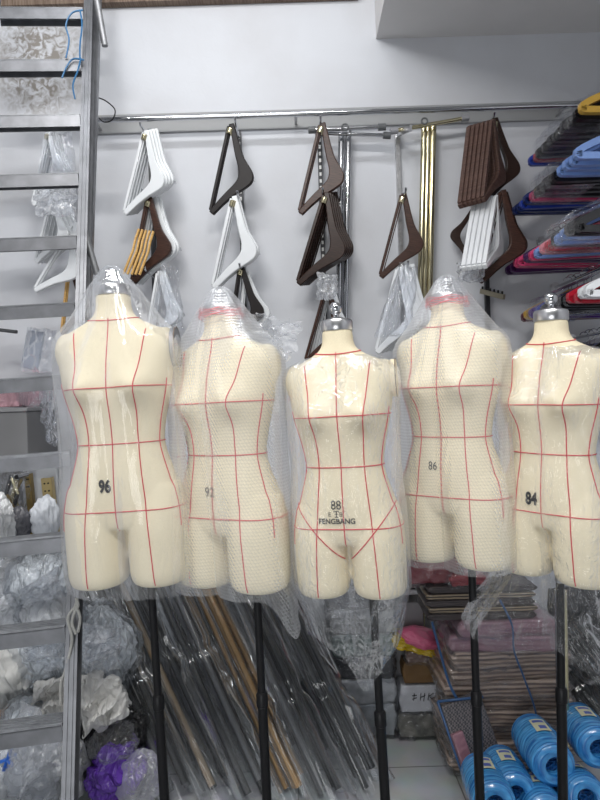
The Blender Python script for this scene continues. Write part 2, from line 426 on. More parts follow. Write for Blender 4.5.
def front(bvh, x, z, off=.0012):
    h, n, _, _ = bvh.ray_cast(Vector((x, -1, z)), Vector((0, 1, 0)))
    return h + n * off if h else None
def radial(bvh, th, z, off=.0012, cy=0.):
    d = Vector((cos(th), sin(th), 0)); o = Vector((0, cy, z)) + d
    h, n, _, _ = bvh.ray_cast(o, -d)
    return h + n * off if h and (h - Vector((0, cy, z))).dot(d) > 0 else None

FORMS = []
def dress_form(num, cap_px, Y, hpx, yaw, wsc, dsc, label, plates, numpos, numsize, logo=False, panty=False, serif=True, pole_z=690, plate_mat=None, lean=0., pdx=0):
    H = hpx * Y / F; top = at(cap_px[0], cap_px[1], Y)
    t = thing('dress_form', label, 'dress form', top, None, (0, lean, yaw))
    me = build_body(H, wsc, dsc); me.materials.append(CREAM)
    body = bpy.data.objects.new('torso', me); link(body, t)
    bvh = BVHTree.FromPolygons([v.co.copy() for v in me.vertices], [tuple(p.vertices) for p in me.polygons])
    r0 = .055 * H * max(wsc, .9)
    cap = obj('neck_cap', MB().lathe([(r0 * 1.02, -.004), (r0 * 1.06, 0), (r0 * 1.06, .020), (r0 * 1.0, .026), (r0 * .62, .031), (r0 * .40, .034), (0.001, .034)], 40), STEEL, t)
    fin = [(.010, .030), (.008, .040), (.010, .046)] + [(.0185 * sin(a), .060 - .0185 * cos(a)) for a in [.5 + i * (pi - .55) / 10 for i in range(11)]] + [(.0006, .0787)]
    obj('finial', MB().lathe(fin, 24), CHROME, t)
    rt_ = .0015
    def tape(name, pts, closed=False):
        pts = [p for p in pts if p is not None]
        if len(pts) > 2: obj(name, MB().tube(pts, rt_, 6, closed), RED, t)
    for nm, z in (('bust_tape', .325), ('waist_tape', .512), ('hip_tape', .735)):
        tape(nm, [radial(bvh, 2 * pi * k / 90, -z * H) for k in range(90)], True)
    tape('neck_tape', [radial(bvh, 2 * pi * k / 60, -(.085 - .012 * sin(2 * pi * k / 60)) * H) for k in range(60)], True)
    tape('center_tape', [front(bvh, 0, -(.09 + (.80 - .09) * i / 60) * H) for i in range(61)])
    key = [(.128, .118), (.20, .108), (.325, .092), (.42, .082), (.512, .078), (.60, .085), (.735, .097), (.86, .104), (.985, .108)]
    for sx in (-1, 1):
        zz = np.linspace(.132, .985, 70); xx = np.interp(zz, [k[0] for k in key], [k[1] for k in key])
        xx = np.concatenate([xx[:4], np.convolve(xx, np.ones(9) / 9, 'valid'), xx[-4:]])
        tape('princess_tape', [front(bvh, sx * x * wsc * H, -z * H) for x, z in zip(xx, zz)])
        tape('side_tape', [radial(bvh, (-pi / 2 + sx * R(76)), -z * H) for z in np.linspace(.30, .80, 40)])
        if panty:
            tape('brief_tape', [front(bvh, sx * x * H, -z * H) for x, z in zip(np.linspace(.19, .014, 30), .64 + (.215) * np.linspace(0, 1, 30) ** .9)])
    for sx in plates:
        c = Vector((sx * .2055 * wsc * H, .012 * H, -.195 * H)) ; c.x = sx * (.165 * wsc + .037) * H
        rows = []
        for i, (k, dx) in enumerate(((.0, .004), (.8, .004), (.97, .003), (1.0, -.004), (1.0, -.012))):
            rows.append([c + Vector((sx * dx, max(k, .001) * .056 * dsc * H * cos(q), max(k, .001) * .070 * H * sin(q))) for q in [2 * pi * j / 32 for j in range(32)]])
        pl = obj('armhole_plate', MB().grid(rows, True, True), plate_mat or CREAM, t)
        obj('plate_rim', MB().tube([c + Vector((sx * .001, .057 * dsc * H * cos(q), .071 * H * sin(q))) for q in [2 * pi * j / 40 for j in range(40)]], .0016, 6, True), mat('plate_rim', (.16, .12, .09), .6), pl)
    # stand: steel socket under one leg, telescopic black pole, weighted base on the floor
    bx, bz = .1022 * wsc * H + pdx * Y / F / cos(yaw), -H + .01; fl = -top.z
    obj('pole_socket', MB().lathe([(.0135, bz + .02), (.0135, bz - .018), (.011, bz - .022)], 20, (bx, 0, 0)), STEEL, t)
    cz_ = at(cap_px[0], pole_z, Y).z - top.z
    obj('pole', MB().tube([(bx, 0, bz - .015), (bx, 0, cz_)], .0112, 16).tube([(bx, 0, cz_), (bx, 0, fl + .03)], .0138, 16), BLACKP, t)
    obj('pole_collar', MB().lathe([(.0135, cz_ - .03), (.0165, cz_ - .028), (.0165, cz_ + .006), (.0125, cz_ + .012)], 20, (bx, 0, 0)), BLACKP, t)
    obj('base', MB().lathe([(.14, fl), (.15, fl + .004), (.148, fl + .012), (.05, fl + .03), (.018, fl + .06), (.014, fl + .062)], 40, (bx, 0, 0)), BLACKP, t)
    # printed size number at its place on the belly
    Mw = Matrix.Translation(top) @ t.rotation_euler.to_matrix().to_4x4(); Mi = Mw.inverted()
    def loc_of(px, py):
        o = Mi @ CAM; d = (Mi @ at(px, py, Y)) - o
        h = bvh.ray_cast(o, d.normalized())[0]
        return h if h else Vector((0, 0, -.66 * H))
    h = loc_of(*numpos)
    serif_text_mesh(t, num, numsize, bvh, h.x, h.z, INK, 'size_number', .72 if not serif else .85, 'black printed size %s' % num, .002 * (not serif))
    if logo:
        h = loc_of(337, 521.5); serif_text_mesh(t, 'FENGBANG', .0195, bvh, h.x, h.z, INK, 'brand_lettering', .98, 'small black letters FENGBANG', .0004)
        h = loc_of(336.5, 514.5)
        mb = MB()
        def st(x0, z0, x1, z1, wd):
            a, b = Vector((x0, z0)), Vector((x1, z1)); d = (b - a).normalized(); nn = Vector((-d.y, d.x)) * wd / 2
            mb.add([front(bvh, h.x + q.x, h.z + q.y, .0015) for q in (a - nn, b - nn, b + nn, a + nn)], [(0, 1, 2, 3)])
        u = .001
        st(-7*u, 8*u, 7*u, 8*u, 2*u); st(-5*u, -7*u, 5*u, -7*u, 2*u); st(0, 8*u, 0, -7*u, 2.2*u); st(-5*u, 1*u, 5*u, 1*u, 1.4*u); st(-7*u, 8*u, -7*u, 5*u, 1.2*u); st(7*u, 8*u, 7*u, 5*u, 1.2*u)
        for s0 in (-18, 13):
            st(s0*u - 4*u, 5*u, s0*u + 4*u, 5*u, 1*u); st(s0*u - 4*u, -5*u, s0*u + 4*u, -5*u, 1*u); st(s0*u - 4*u, 5*u, s0*u - 4*u, -5*u, 1*u); st(s0*u, 5*u, s0*u, -5*u, 1.2*u); st(s0*u - 4*u, 0, s0*u + 4*u, 0, 1*u)
            if s0 > 0: st(s0*u + 4*u, 5*u, s0*u + 4*u, -5*u, 1*u)
        for k in range(10):
            a0, a1 = 2 * pi * k / 10, 2 * pi * (k + 1) / 10
            st(21*u + 1.6*u * cos(a0), 8*u + 1.6*u * sin(a0), 21*u + 1.6*u * cos(a1), 8*u + 1.6*u * sin(a1), .6*u)
        obj('emblem', mb, INK, t, smooth=False)
    FORMS.append((t, bvh, H, wsc, Mw))
    return t

PLATE_GREY = mat('armhole_grey', (.16, .165, .18), .4, .3)
LEAN = R(-1.2)
dress_form('96', (113, 295), 1.66, 288, R(-2), 1.045, 1.0, 'leftmost cream dress form, printed 96, beside the ladder', (1,), (105, 487), .046, serif=False, pole_z=700, plate_mat=PLATE_GREY, pdx=-11, lean=R(-1.9))
dress_form('92', (221, 315), 1.70, 270, R(-27), 1.12, 1.0, 'cream dress form printed 92, second from the ladder', (), (210, 492.5), .038, pole_z=690, pdx=-4, lean=LEAN)
dress_form('88', (337, 330), 1.62, 263, R(-13), 1.045, 1.02, 'cream dress form printed 88 with bare silver neck cap and red brief outline', (1,), (336, 505.5), .034, logo=True, panty=True, pole_z=713, pdx=-8, lean=R(-1.7))
dress_form('86', (447, 303), 1.74, 259, R(-38), 1.08, 1.0, 'cream dress form printed 86, raised higher than its neighbours under bubble wrap', (), (433, 466), .034, pole_z=690, pdx=-10, lean=R(-.3))
dress_form('84', (551, 320), 1.64, 258, R(-47), 1.10, 1.0, 'rightmost cream dress form, printed 84, with bare silver neck cap', (1,), (531.5, 499), .046, serif=False, pole_z=692, pdx=-16, lean=R(1.0))

# ------------------------------------------------------------------ bags over the forms
def fbm(x, y, z, o=3):
    s, a = 0., .5
    for _ in range(o):
        s += a * noise.noise((x, y, z)); x *= 2.1; y *= 2.1; z *= 2.1; a *= .5
    return s
def ridge(x, y, z):
    return 1 - abs(noise.noise((x, y, z))) * 2

def form_bag(idx, name, m, label, cat, ztop, hem, covers_cap=True, nth=150, nz=140, env=.75, amp=.0045, seed=0, shrink=.0, flare=None, group=None, loose=.0065):
    """sheath hung over a form: hem(world angle) gives the drop below the body's lower end"""
    t, bvh, H, wsc, Mw = FORMS[idx]; yaw = t.rotation_euler.z
    th = [2 * pi * k / nth for k in range(nth)]
    Z = np.zeros((nz, nth)); Rr = np.zeros((nz, nth))
    for k in range(nth):
        zb = -H - hem(th[k] + yaw)
        for i in range(nz):
            z = ztop + (zb - ztop) * (i / (nz - 1)); Z[i, k] = z
            r = 0.
            if covers_cap:
                if z > .03: r = .021 if z < .079 else .004
                elif z > 0: r = .066 * H
            d = Vector((cos(th[k]), sin(th[k]), 0)); zq = max(min(z, -.001), -H + .012)
            if z <= 0 or not covers_cap:
                h = bvh.ray_cast(Vector((d.x, d.y, zq)), -d)[0]
                if h is not None: r = max(r, h.x * d.x + h.y * d.y)
            Rr[i, k] = max(r, .004)
    # bridge round the section, then down the height
    W = int(nth * 40 / 360)
    sup = Rr.copy()
    for dlt in range(-W, W + 1):
        sup = np.maximum(sup, np.roll(Rr, dlt, axis=1) * cos(2 * pi * dlt / nth))
    Rh = Rr * .06 + sup * .94
    for k in range(nth):
        z, r = Z[:, k], Rh[:, k]; hull = []
        for i in range(nz):
            while len(hull) >= 2:
                a, b = hull[-2], hull[-1]
                if (r[b] - r[a]) * (z[i] - z[a]) * 1 >= (r[i] - r[a]) * (z[b] - z[a]) * 1: 
                    # z decreases: keep b only if it lies outside the chord a-i
                    f_ = (z[b] - z[a]) / (z[i] - z[a]); 
                    if r[b] < r[a] + f_ * (r[i] - r[a]): hull.pop(); continue
                else:
                    f_ = (z[b] - z[a]) / (z[i] - z[a])
                    if r[b] < r[a] + f_ * (r[i] - r[a]): hull.pop(); continue
                break
            hull.append(i)
        e = np.interp(-z, -z[hull], r[hull])
        Rh[:, k] = np.maximum(r, r * (1 - env) + e * env)
    for _ in range(3):
        Rh[1:-1] = (Rh[:-2] + Rh[1:-1] * 2 + Rh[2:]) / 4
    for _ in range(4):
        Rh = (np.roll(Rh, 1, 1) + Rh * 2 + np.roll(Rh, -1, 1)) / 4
    rows = []; uvs = []
    for i in range(nz):
        row = []
        for k in range(nth):
            z = Z[i, k]; r = Rh[i, k]; c, s = cos(th[k]), sin(th[k]); below = max(0., -H + .02 - z)
            g = min(1., r / .09)
            sd = seed * 1.37 + .31; ex = .43
            wx, wy = noise.noise((c * 2 + seed, s * 2, z * 3)), noise.noise((c * 2, s * 2 + seed, z * 3 + 5))
            wv = amp * (.9 * abs(noise.noise((c * 4.5 + sd + wx * 1.6, s * 4.5 + ex + wy, z * 2.2))) + .5 * max(0, ridge(c * 3 + sd + 9.27 + wx * 1.6, s * 3 + z * 2.2 + wy + ex, z * 4)) + .12 * ridge(c * 9 + wx * 3 + sd, s * 9 + sd, z * 9 + wy * 2)) * g
            wv *= 1 + min(5., below * 34)
            r2 = r + loose + wv
            if below > 0:
                r2 *= 1 - shrink * min(1, below / .22)
                if flare: r2 += flare(th[k] + yaw) * below
            ua, va = th[k] * .15 / .0082, z / .0082
            uvs.append((ua + va * .5, va * .9))
            row.append(Vector((r2 * c, r2 * s, z + amp * .6 * noise.noise((c * 8, s * 8, z * 9 + seed)))))
        rows.append(row)
    o = obj(name, MB().grid(rows, True), m, recalc=False, uv=uvs)
    o.location = t.location; o.rotation_euler = t.rotation_euler
    return tag(o, label, cat, group)

bump = lambda a, a0, wd: math.exp(-((math.atan2(sin(a - a0), cos(a - a0))) / wd) ** 2)
# world angle 0 = +x (viewer's right), -90deg = towards the viewer
form_bag(0, 'plastic_bag', CLEAR, 'clear plastic bag pulled over the whole dress form printed 96', 'plastic bag', .083, lambda a: .012 + .02 * bump(a, R(-20), .5) + .008 * sin(3 * a), seed=1, amp=.0045, shrink=.1, env=.9)
wrap1 = form_bag(1, 'bubble_wrap', BUBBLE, 'bubble wrap around the dress form printed 92, one corner hanging low', 'bubble wrap', .082, lambda a: .004 + .115 * bump(a, R(-32), .24), seed=5, amp=.0045, env=.9, flare=lambda a: .25 * bump(a, R(-25), .4))
form_bag(2, 'plastic_bag', CLEARL, 'loose clear bag around the dress form printed 88, its end dangling below', 'plastic bag', -.075, lambda a: .10 + .14 * bump(a, R(-80), .75), False, seed=8, amp=.0050, shrink=.42, env=.8)
wrap3 = form_bag(3, 'bubble_wrap', BUBBLE, 'bubble wrap around the raised dress form printed 86', 'bubble wrap', .082, lambda a: .002 + .02 * bump(a, R(10), .5), seed=12, amp=.0045, env=.9)
form_bag(4, 'plastic_bag', CLEARL, 'clear bag on the rightmost dress form, flaring wide at its lower end', 'plastic bag', -.08, lambda a: .13 + .16 * bump(a, R(-55), .6) + .04 * bump(a, R(-150), .5), False, seed=17, amp=.0050, env=.8, flare=lambda a: .15 + .50 * bump(a, R(-175), .8))
# red elastic round the wrapped neck caps
for (i, wrap) in ((1, wrap1), (3, wrap3)):
    H = FORMS[i][2]; mb = MB()
    for q in range(7):
        n = 60; pts = []
        for k in range(n):
            a = 2 * pi * k / n; r = .071 * H + .004 + .002 * sin(7 * a + q) + .0015 * q * .5
            pts.append((r * cos(a), r * sin(a), .012 - q * .0035 + .003 * sin(5 * a + q * 1.3)))
        mb.tube(pts, .0011, 5, True)
    o = obj('red_elastic', mb, mat('red_elastic', (.75, .10, .12), .6), wrap); o['label'] = 'red elastic wound round the neck cap'
# crumpled end of the wrap gathered behind the neck of form 92
H = FORMS[1][2]
rows = []
for i in range(26):
    s = i / 25; row = []
    for k in range(26):
        q = k / 25
        p = Vector((.03 + .20 * s, .03 - .06 * q + .03 * s, -.012 - .05 * s - .075 * (q - .25) * (.5 + s)))
        p += Vector((fbm(s * 5, q * 5, 3), fbm(s * 5, q * 5, 7), fbm(s * 5, q * 6, 11))) * .045
        row.append(p)
    rows.append(row)
o = obj('wrap_flap', MB().grid(rows), BUBBLE, wrap1, recalc=False)

# ------------------------------------------------------------------ ladder
d0 = 1.75; kk = .0422 * d0; cc = .1496 * d0
P0 = at(66, 720, d0); P9 = at(84, 66, d0 + 9 * kk)
step = (P9 - P0) / 9; step.y = kk
nfl = -P0.z / step.z
lad = thing('ladder', 'tall aluminium ladder with flat treads leaning against the wall', 'ladder', P0 + step * nfl)
lw_ = .375; yw, tl = R(7), R(2.6)
W = Vector((-cos(yw) * cos(tl), -sin(yw), -sin(tl))) * lw_
axis = step.normalized(); nrm = W.cross(axis).normalized(); 
if nrm.y > 0: nrm = -nrm       # towards the viewer
wd = W.normalized()
A, B = P0 + step * nfl, P0 + step * 10.6
for nm, s in (('rail', 0), ('rail', 1)):
    o_ = W * s; mb = MB(); sg = -1 if s == 0 else 1
    c0, c1 = A + o_ * 1.22, B + o_ * .95
    # extruded C section: web plus two lips and a raised rib
    mb.beam(c0, c1, .046, .006, nrm) if False else None
    def sect(u0, u1, n0, n1):
        vs_ = []
        for e in (c0, c1):
            for (u_, n_) in ((u0, n0), (u1, n0), (u1, n1), (u0, n1)): vs_.append(e - wd * u_ * 1 + nrm * n_)
        mb.add(vs_, [(0, 1, 2, 3), (7, 6, 5, 4), (0, 4, 5, 1), (1, 5, 6, 2), (2, 6, 7, 3), (3, 7, 4, 0)])
    q = 1 if s == 0 else -1
    sect(0 * q, .004 * q, -.026, .030); sect(.004 * q, .036 * q, .025, .030); sect(.004 * q, .036 * q, -.026, -.022)
    sect(.008 * q, .013 * q, .030, .034); sect(.022 * q, .027 * q, .030, .034)
    obj('rail', mb, ALU, lad, lad.location, smooth=False)
for n in range(-2, 11):
    c = P0 + step * n
    if c.z < .1: continue
    a_, b_ = c + wd * .002, c + W * (1.22 - .27 * (n - nfl) / (10.6 - nfl)) - wd * .002
    fw = Vector((0, -1, 0)); fw = (fw - wd * fw.dot(wd)).normalized(); upv = wd.cross(fw); upv = upv if upv.z > 0 else -upv
    mb = MB()
    # front lip, tread plate, rear lip
    mb.beam(a_ + fw * .037 - upv * .018, b_ + fw * .037 - upv * .018, .004, .048, upv)
    mb.beam(a_ - fw * .040 - upv * .010, b_ - fw * .040 - upv * .010, .004, .026, upv)
    tr_ = obj('tread', mb, ALU, lad, lad.location, smooth=False)
    m2 = MB(); m2.beam(a_ + upv * .004, b_ + upv * .004, .078, .006, upv)
    for g in range(5): m2.beam(a_ + fw * (-.03 + .015 * g) + upv * .008, b_ + fw * (-.03 + .015 * g) + upv * .008, .004, .003, upv)
    obj('grip_plate', m2, ALUP, tr_, smooth=False); tr_.children[0].data.transform(Matrix.Translation(-lad.location))
# rear supporting rail with spreader arms
rb0, rb1 = at(70, 800, 1.86), at(99, -40, 2.60)
obj('rear_rail', MB().beam(rb0, rb1, .030, .022, (0, -1, 0)), ALU, lad, lad.location, smooth=False)
for (a, b) in (((96, -5), (105, 46)), ((84, 231), (97, 274))):
    a3, b3 = at(*a, 2.44 if a[1] < 100 else 2.2), at(*b, 2.46 if a[1] < 100 else 2.22)
    obj('spreader_arm', MB().tube([a3, b3], .013, 12), ALUD, lad, lad.location)
# cords on the ladder
BLUEC = mat('blue_cord', (.03, .14, .30), .45)
def curve_pts(px, n=8):
    P = [Vector(p) for p in px]; out = []
    for i in range(len(P) - 1):
        p0, p1, p2, p3 = P[max(i - 1, 0)], P[i], P[i + 1], P[min(i + 2, len(P) - 1)]
        for j in range(n):
            t_ = j / n; out.append(.5 * ((2 * p1) + (p2 - p0) * t_ + (2 * p0 - 5 * p1 + 4 * p2 - p3) * t_ ** 2 + (3 * p1 - p0 - 3 * p2 + p3) * t_ ** 3))
    return out + [P[-1]]
mb = MB()
for seq in ([(83, 10), (72, 13), (66, 25), (69, 40), (66, 58)], [(80, 10), (82, 25), (80, 45), (80, 60)], [(84, 60), (73, 59), (66, 68), (62, 78)], [(81, 58), (78, 70), (73, 85), (75, 99)]):
    mb.tube(curve_pts([at(x, y, 2.36) for x, y in seq]), .0035, 6)
l0 = at(80, 10, 2.36)
tag(obj('cord', mb, BLUEC, loc=l0), 'thin blue cord tied round the top of the ladder', 'cord')
mb = MB()
for seq in ([(77, 601), (74, 610), (78, 606), (76, 598)], [(76, 606), (68, 618), (72, 640), (66, 668), (61, 684), (61, 705)], [(76, 606), (80, 618), (78, 632)], [(77, 606), (72, 622), (76, 634)]):
    mb.tube(curve_pts([at(x, y, 1.77) for x, y in seq]), .0045, 7)
tag(obj('rope', mb, mat('grey_rope', (.42, .42, .40), .8, bump=.6, bump_scale=300), loc=at(76, 604, 1.77)), 'grey rope knotted round the lower ladder rail', 'rope')
mb = MB().tube(curve_pts([at(x, y, 2.6) for x, y in [(96, 97), (106, 101), (115, 110), (112, 120), (104, 122), (99, 118)]]), .0028, 6)
tag(obj('wire', mb, BLACKP, loc=at(100, 110, 2.6)), 'black wire looped over the left end of the wall rail', 'wire')

# ------------------------------------------------------------------ suit hangers on the wall
def hanger_meshes(m, bar_m):
    """canonical hanger hung by one end: bar from (0,0,0) down to (0,0,-1), shoulder bow to +x"""
    ts = np.linspace(0, 1, 41)
    kx = [0, .10, .22, .34, .42, .48, .545, .60, .66, .76, .88, 1.0]
    ko = [.035, .090, .155, .225, .305, .365, .385, .370, .315, .205, .11, .03]
    ki = [-.02, .030, .080, .130, .172, .200, .212, .205, .172, .105, .035, -.025]
    o_ = np.interp(ts, kx, ko); i_ = np.interp(ts, kx, ki)
    sm = lambda c: np.concatenate([c[:1], np.convolve(c, [.25, .5, .25], 'valid'), c[-1:]])
    o_, i_ = sm(o_), sm(sm(i_))
    outer = [(x, -t_ * 1.02 + .01) for x, t_ in zip(o_, ts)]; inner = [(x, -t_ * .97 - .015) for x, t_ in zip(i_, ts)]
    bow = MB().strip(outer, inner, .055)
    # rounded tips
    bar = MB().box((-.016, 0, -.5), (.034, .05, .93)).box((.014, -.006, -.5), (.012, .03, .90))
    fer = MB().lathe([(.034, -.03), (.036, -.02), (.036, .03), (.03, .035)], 14, (.01, -.015, -.09))
    hook = MB().tube([Vector((.34, .01, -.545)), Vector((.36, .05, -.545)), Vector((.36, .11, -.53)), Vector((.33, .15, -.50)), Vector((.28, .16, -.49))], .009, 8)
    return bow, bar, fer, hook
HPROTO = {}
def suit_hanger(T, B, Y, m, label, group=None, bar_m=None, ferrule=True, yawd=-8, dx=0):
    a, b = at(*T, Y), at(*B, Y); L_ = (b - a).length; beta = math.atan2((a.x - b.x) / cos(R(yawd)), a.z - b.z)
    key = (m.name, (bar_m or m).name, ferrule)
    if key not in HPROTO:
        t = thing('suit_hanger', label, 'hanger', a, group)
        bow, bar, fer, hook = hanger_meshes(m, bar_m)
        obj('shoulder_bow', bow, m, t, angle=30, bevel=.010); obj('trouser_bar', bar, bar_m or m, t, bevel=.012)
        if ferrule: obj('brass_ferrule', fer, BRASS, t)
        obj('hook', hook, CHROME, t)
        HPROTO[key] = t
    else:
        t = copy_tree(HPROTO[key]); t.location = a; tag(t, label, 'hanger', group)
        if not group and 'group' in t: del t['group']
    t.scale = (L_, L_, L_); t.rotation_euler = (0, beta, R(yawd))
    return t
def stack(n, T, B, Y, m, label, group, off=(-5, 1), dy=-.018, **k):
    for i in range(n):
        suit_hanger((T[0] + off[0] * i, T[1] + off[1] * i), (B[0] + off[0] * i, B[1] + off[1] * i), Y + dy * i, m, label, group, **k)
YH = 2.62
def bag_sheet(px, Y, m, label, name='plastic_bag', seed=0, amp=.02, th=.03, cat='plastic bag', n=26, fold=0.):
    """a limp bag whose outline is a quad of points: two skins with air between, crumpled"""
    Q = [at(x, y, Y) for x, y in px]; c = sum(Q, Vector()) / 4; mb = MB()
    for sgn in (-1, 1):
        rows = []
        for i in range(n):
            s = i / (n - 1); row = []
            for k in range(n):
                q = k / (n - 1)
                p = Q[0].lerp(Q[1], q).lerp(Q[3].lerp(Q[2], q), s)
                e = (4 * s * (1 - s)) ** .5 * (4 * q * (1 - q)) ** .5
                p = p + Vector((fbm(s * 4 + seed, q * 4, 1), 0, fbm(s * 4 + seed, q * 4, 5))) * amp
                p.y += sgn * th * e + amp * (e + .2) * (fbm(s * 5 + seed, q * 5, 9 + sgn) + .6 * max(0, ridge(s * 3 + seed, q * 3, sgn)) ** 3)
                if fold: p.y -= fold * (.35 + e) * (1 - abs(sin(3.1 * (2.2 * s + 1.3 * q) + 2.6 * fbm(s * 2 + seed, q * 2, 3)))) ** 1.5
                row.append(p)
            rows.append(row)
        mb.grid(rows)
    return tag(obj(name, mb, m, loc=c, recalc=False), label, cat)
# first column beside the ladder
stack(4, (155, 129), (133, 212), YH, WHITEL, 'white lacquered suit hanger in the bunch right of the ladder top', 'white hangers right of the ladder', off=(-3, .5), dy=-.02)
stack(2, (157, 196), (139, 283), YH + .03, WHITEL, 'white suit hanger behind the brown one with golden bars', 'white hangers behind the golden bars', off=(-3, 0), dy=-.02, ferrule=False)
suit_hanger((149, 197), (132, 283), YH - .03, WALNUT, 'dark brown suit hanger right of the ladder with golden bars beside it')
stack(2, (163, 271), (150, 345), YH, WHITEL, 'white suit hanger just above the right shoulder of the form printed 96', 'white hangers above the leftmost form', off=(-4, 0), dy=-.02, ferrule=False)
# golden slats
for i in range(5):
    a, b = at(139 + 3.6 * i, 229 + .6 * i, YH - .07), at(123.5 + 4.0 * i, 274 + .2 * i, YH - .09)
    mid = (a + b) / 2 + Vector((.008, 0, .006))
    tag(obj('wooden_bar', MB().tube([a, a.lerp(mid, .5) + Vector((-.003, 0, 0)), mid, b], .0062, 10, flat=.7), OAK, loc=a), 'slim golden wooden bar in the row of five by the brown hanger', 'wooden bar', 'golden wooden bars by the brown hanger')
# second column
suit_hanger((231, 124), (211, 213), YH, BLACKL, 'near-black suit hanger highest under the rail, above the form printed 92', yawd=-6)
stack(2, (236, 196), (215, 288), YH, WHITEL, 'white suit hanger hanging below the near-black one', 'white hangers below the near-black hanger', off=(-2, 0), dy=-.025)
suit_hanger((241, 266), (229, 345), YH, BLACKL, 'black suit hanger lowest in the column above the form printed 92')
suit_hanger((246, 272), (240, 345), YH + .03, WHITEL, 'white suit hanger behind the lowest black one, above the form printed 92', ferrule=False)
# third column
suit_hanger((322, 123), (300, 213), YH - .02, WALNUT, 'single walnut brown suit hanger under the rail left of the chrome posts')
stack(5, (334, 192), (306, 283), YH + .04, DARKW, 'dark brown suit hanger in the thick bunch left of the chrome posts', 'dark brown hangers left of the chrome posts', off=(-2, .2), dy=-.02)
suit_hanger((328, 284), (306, 362), YH, WALNUT, 'walnut suit hanger lowest in its column, behind the bare neck of form 88')
stack(2, (331, 284), (314, 362), YH + .035, WHITEL, 'white suit hanger behind the walnut one above form 88', 'white hangers above form 88', off=(-3, 0), dy=-.012, ferrule=False)
# fourth column
suit_hanger((403, 193), (381, 277), YH, WALNUT, 'single brown suit hanger left of the golden post', yawd=-6)
stack(4, (411, 264), (389, 350), YH, WHITEL, 'white suit hanger in a plastic covered bunch above the raised form', 'white hangers above the raised form', off=(-4, 1), dy=-.015, ferrule=False)
# fifth column
stack(6, (492, 119), (478, 207), YH - .10, ROSEW, 'rosy brown suit hanger in the fat bunch right of the golden post', 'rosy brown hangers right of the golden post', off=(-4.4, 1.2), dy=.004, ferrule=False, yawd=42)
suit_hanger((494, 118), (484, 204), YH - .03, DARKW, 'blackish hanger at the back of the rosy brown bunch', yawd=8)
suit_hanger((502, 190), (480, 282), YH - .10, WALNUT, 'brown suit hanger in front of the white ones, right of the golden post', ferrule=False, yawd=-4)
suit_hanger((504, 192), (484, 280), YH + .06, WALNUT, 'brown suit hanger behind the white ones, right of the golden post', ferrule=False, yawd=-4)
stack(5, (496, 195), (475, 277), YH - .10, WHITEL, 'white hanger packed within the lower brown hangers at the right', 'white hangers inside the brown ones', off=(-5, .6), dy=.004, ferrule=False, yawd=50)
x = suit_hanger((476, 205), (470, 262), YH + .05, DARKW, 'dark hanger end bulging out left behind the white bunch'); x.scale = (-x.scale.x, x.scale.y, x.scale.z)
# column behind the ladder
stack(4, (56, 131), (40, 205), YH, WHITEL, 'white suit hanger in the bunch seen behind the upper ladder treads', 'white hangers behind the upper ladder', off=(-2.5, 0), dy=-.02)
stack(4, (66, 192), (47, 262), YH + .02, WHITEL, 'white suit hanger in the middle bunch behind the ladder', 'white hangers behind the middle of the ladder', off=(-4, 0), dy=-.02, ferrule=False)
suit_hanger((76, 222), (32, 290), YH - .03, WHITEL, 'white hanger slanting low behind the ladder, its end towards the left', ferrule=False)
suit_hanger((70, 265), (62, 335), YH + .03, WALNUT, 'brown hanger peeping out behind the ladder rail', bar_m=OAK)
# film over several bunches
bag_sheet([(44, 128), (72, 132), (78, 186), (36, 190)], YH - .12, CLEARL, 'clear film tied over the white hangers behind the upper ladder', 'plastic_film', 2, cat='film')
bag_sheet([(36, 188), (76, 186), (74, 216), (34, 214)], YH - .13, MILKY, 'milky film knotted between two hanger bunches behind the ladder', 'plastic_film', 5, .04, cat='film')
bag_sheet([(400, 262), (418, 268), (412, 335), (374, 338)], YH - .1, CLEARL, 'clear film over the white bunch above the raised form', 'plastic_film', 7, cat='film')
bag_sheet([(458, 262), (486, 258), (484, 282), (458, 282)], YH - .12, MILKY, 'milky film ends under the white bunch right of the golden post', 'plastic_film', 9, .03, cat='film')
bag_sheet([(318, 272), (338, 276), (336, 300), (316, 300)], YH - .1, MILKY, 'scrap of film caught above the walnut hanger behind form 88', 'plastic_film', 13, .03, cat='film')
bag_sheet([(160, 262), (178, 268), (184, 330), (152, 330)], YH - .09, CLEARL, 'clear film over the white hangers above the leftmost form', 'plastic_film', 15, cat='film')

# slotted uprights with peg arms
SLOT = mat('slot_enamel', (.78, .78, .76), .4)
DARKST = mat('dark_strip', (.035, .036, .04), .4, .4)
def display_strip(px, y0, y1, label, m=DARKST, arms=(), slots=True, wdt=.020, arm_len=.16):
    a, b = at(px, y0, WALL_Y - .012), at(px, y1, WALL_Y - .012); b.x = a.x
    t = thing('display_strip', label, 'display strip', (a.x, WALL_Y, b.z))
    obj('upright', MB().beam(a, b, wdt, .022, (0, -1, 0)), m, t, t.location, smooth=False)
    if slots:
        n = int((a.z - b.z) / .032)
        for i in range(min(n, 30)):
            z = a.z - .03 - i * .032
            obj('slot_plate', MB().box((a.x, WALL_Y - .0245, z), (wdt * .5, .003, .016)), SLOT, t, t.location, smooth=False)
    for y in arms:
        z = at(px, y, WALL_Y - .1).z
        obj('peg_arm', MB().tube([(a.x, WALL_Y - .015, z), (a.x, WALL_Y - .02 - arm_len, z + .006), (a.x, WALL_Y - .03 - arm_len, z + .018)], .005, 10), CHROME, t, t.location)
    return t
display_strip(150, 130, 345, 'wall strip behind the white hangers right of the ladder', slots=False, arms=(135, 200, 275))
display_strip(239, 132, 345, 'dark slotted wall strip behind the near-black hanger', arms=(130, 202, 272))
display_strip(319, 128, 360, 'dark slotted wall strip behind the single walnut hanger', arms=(129, 199, 290))
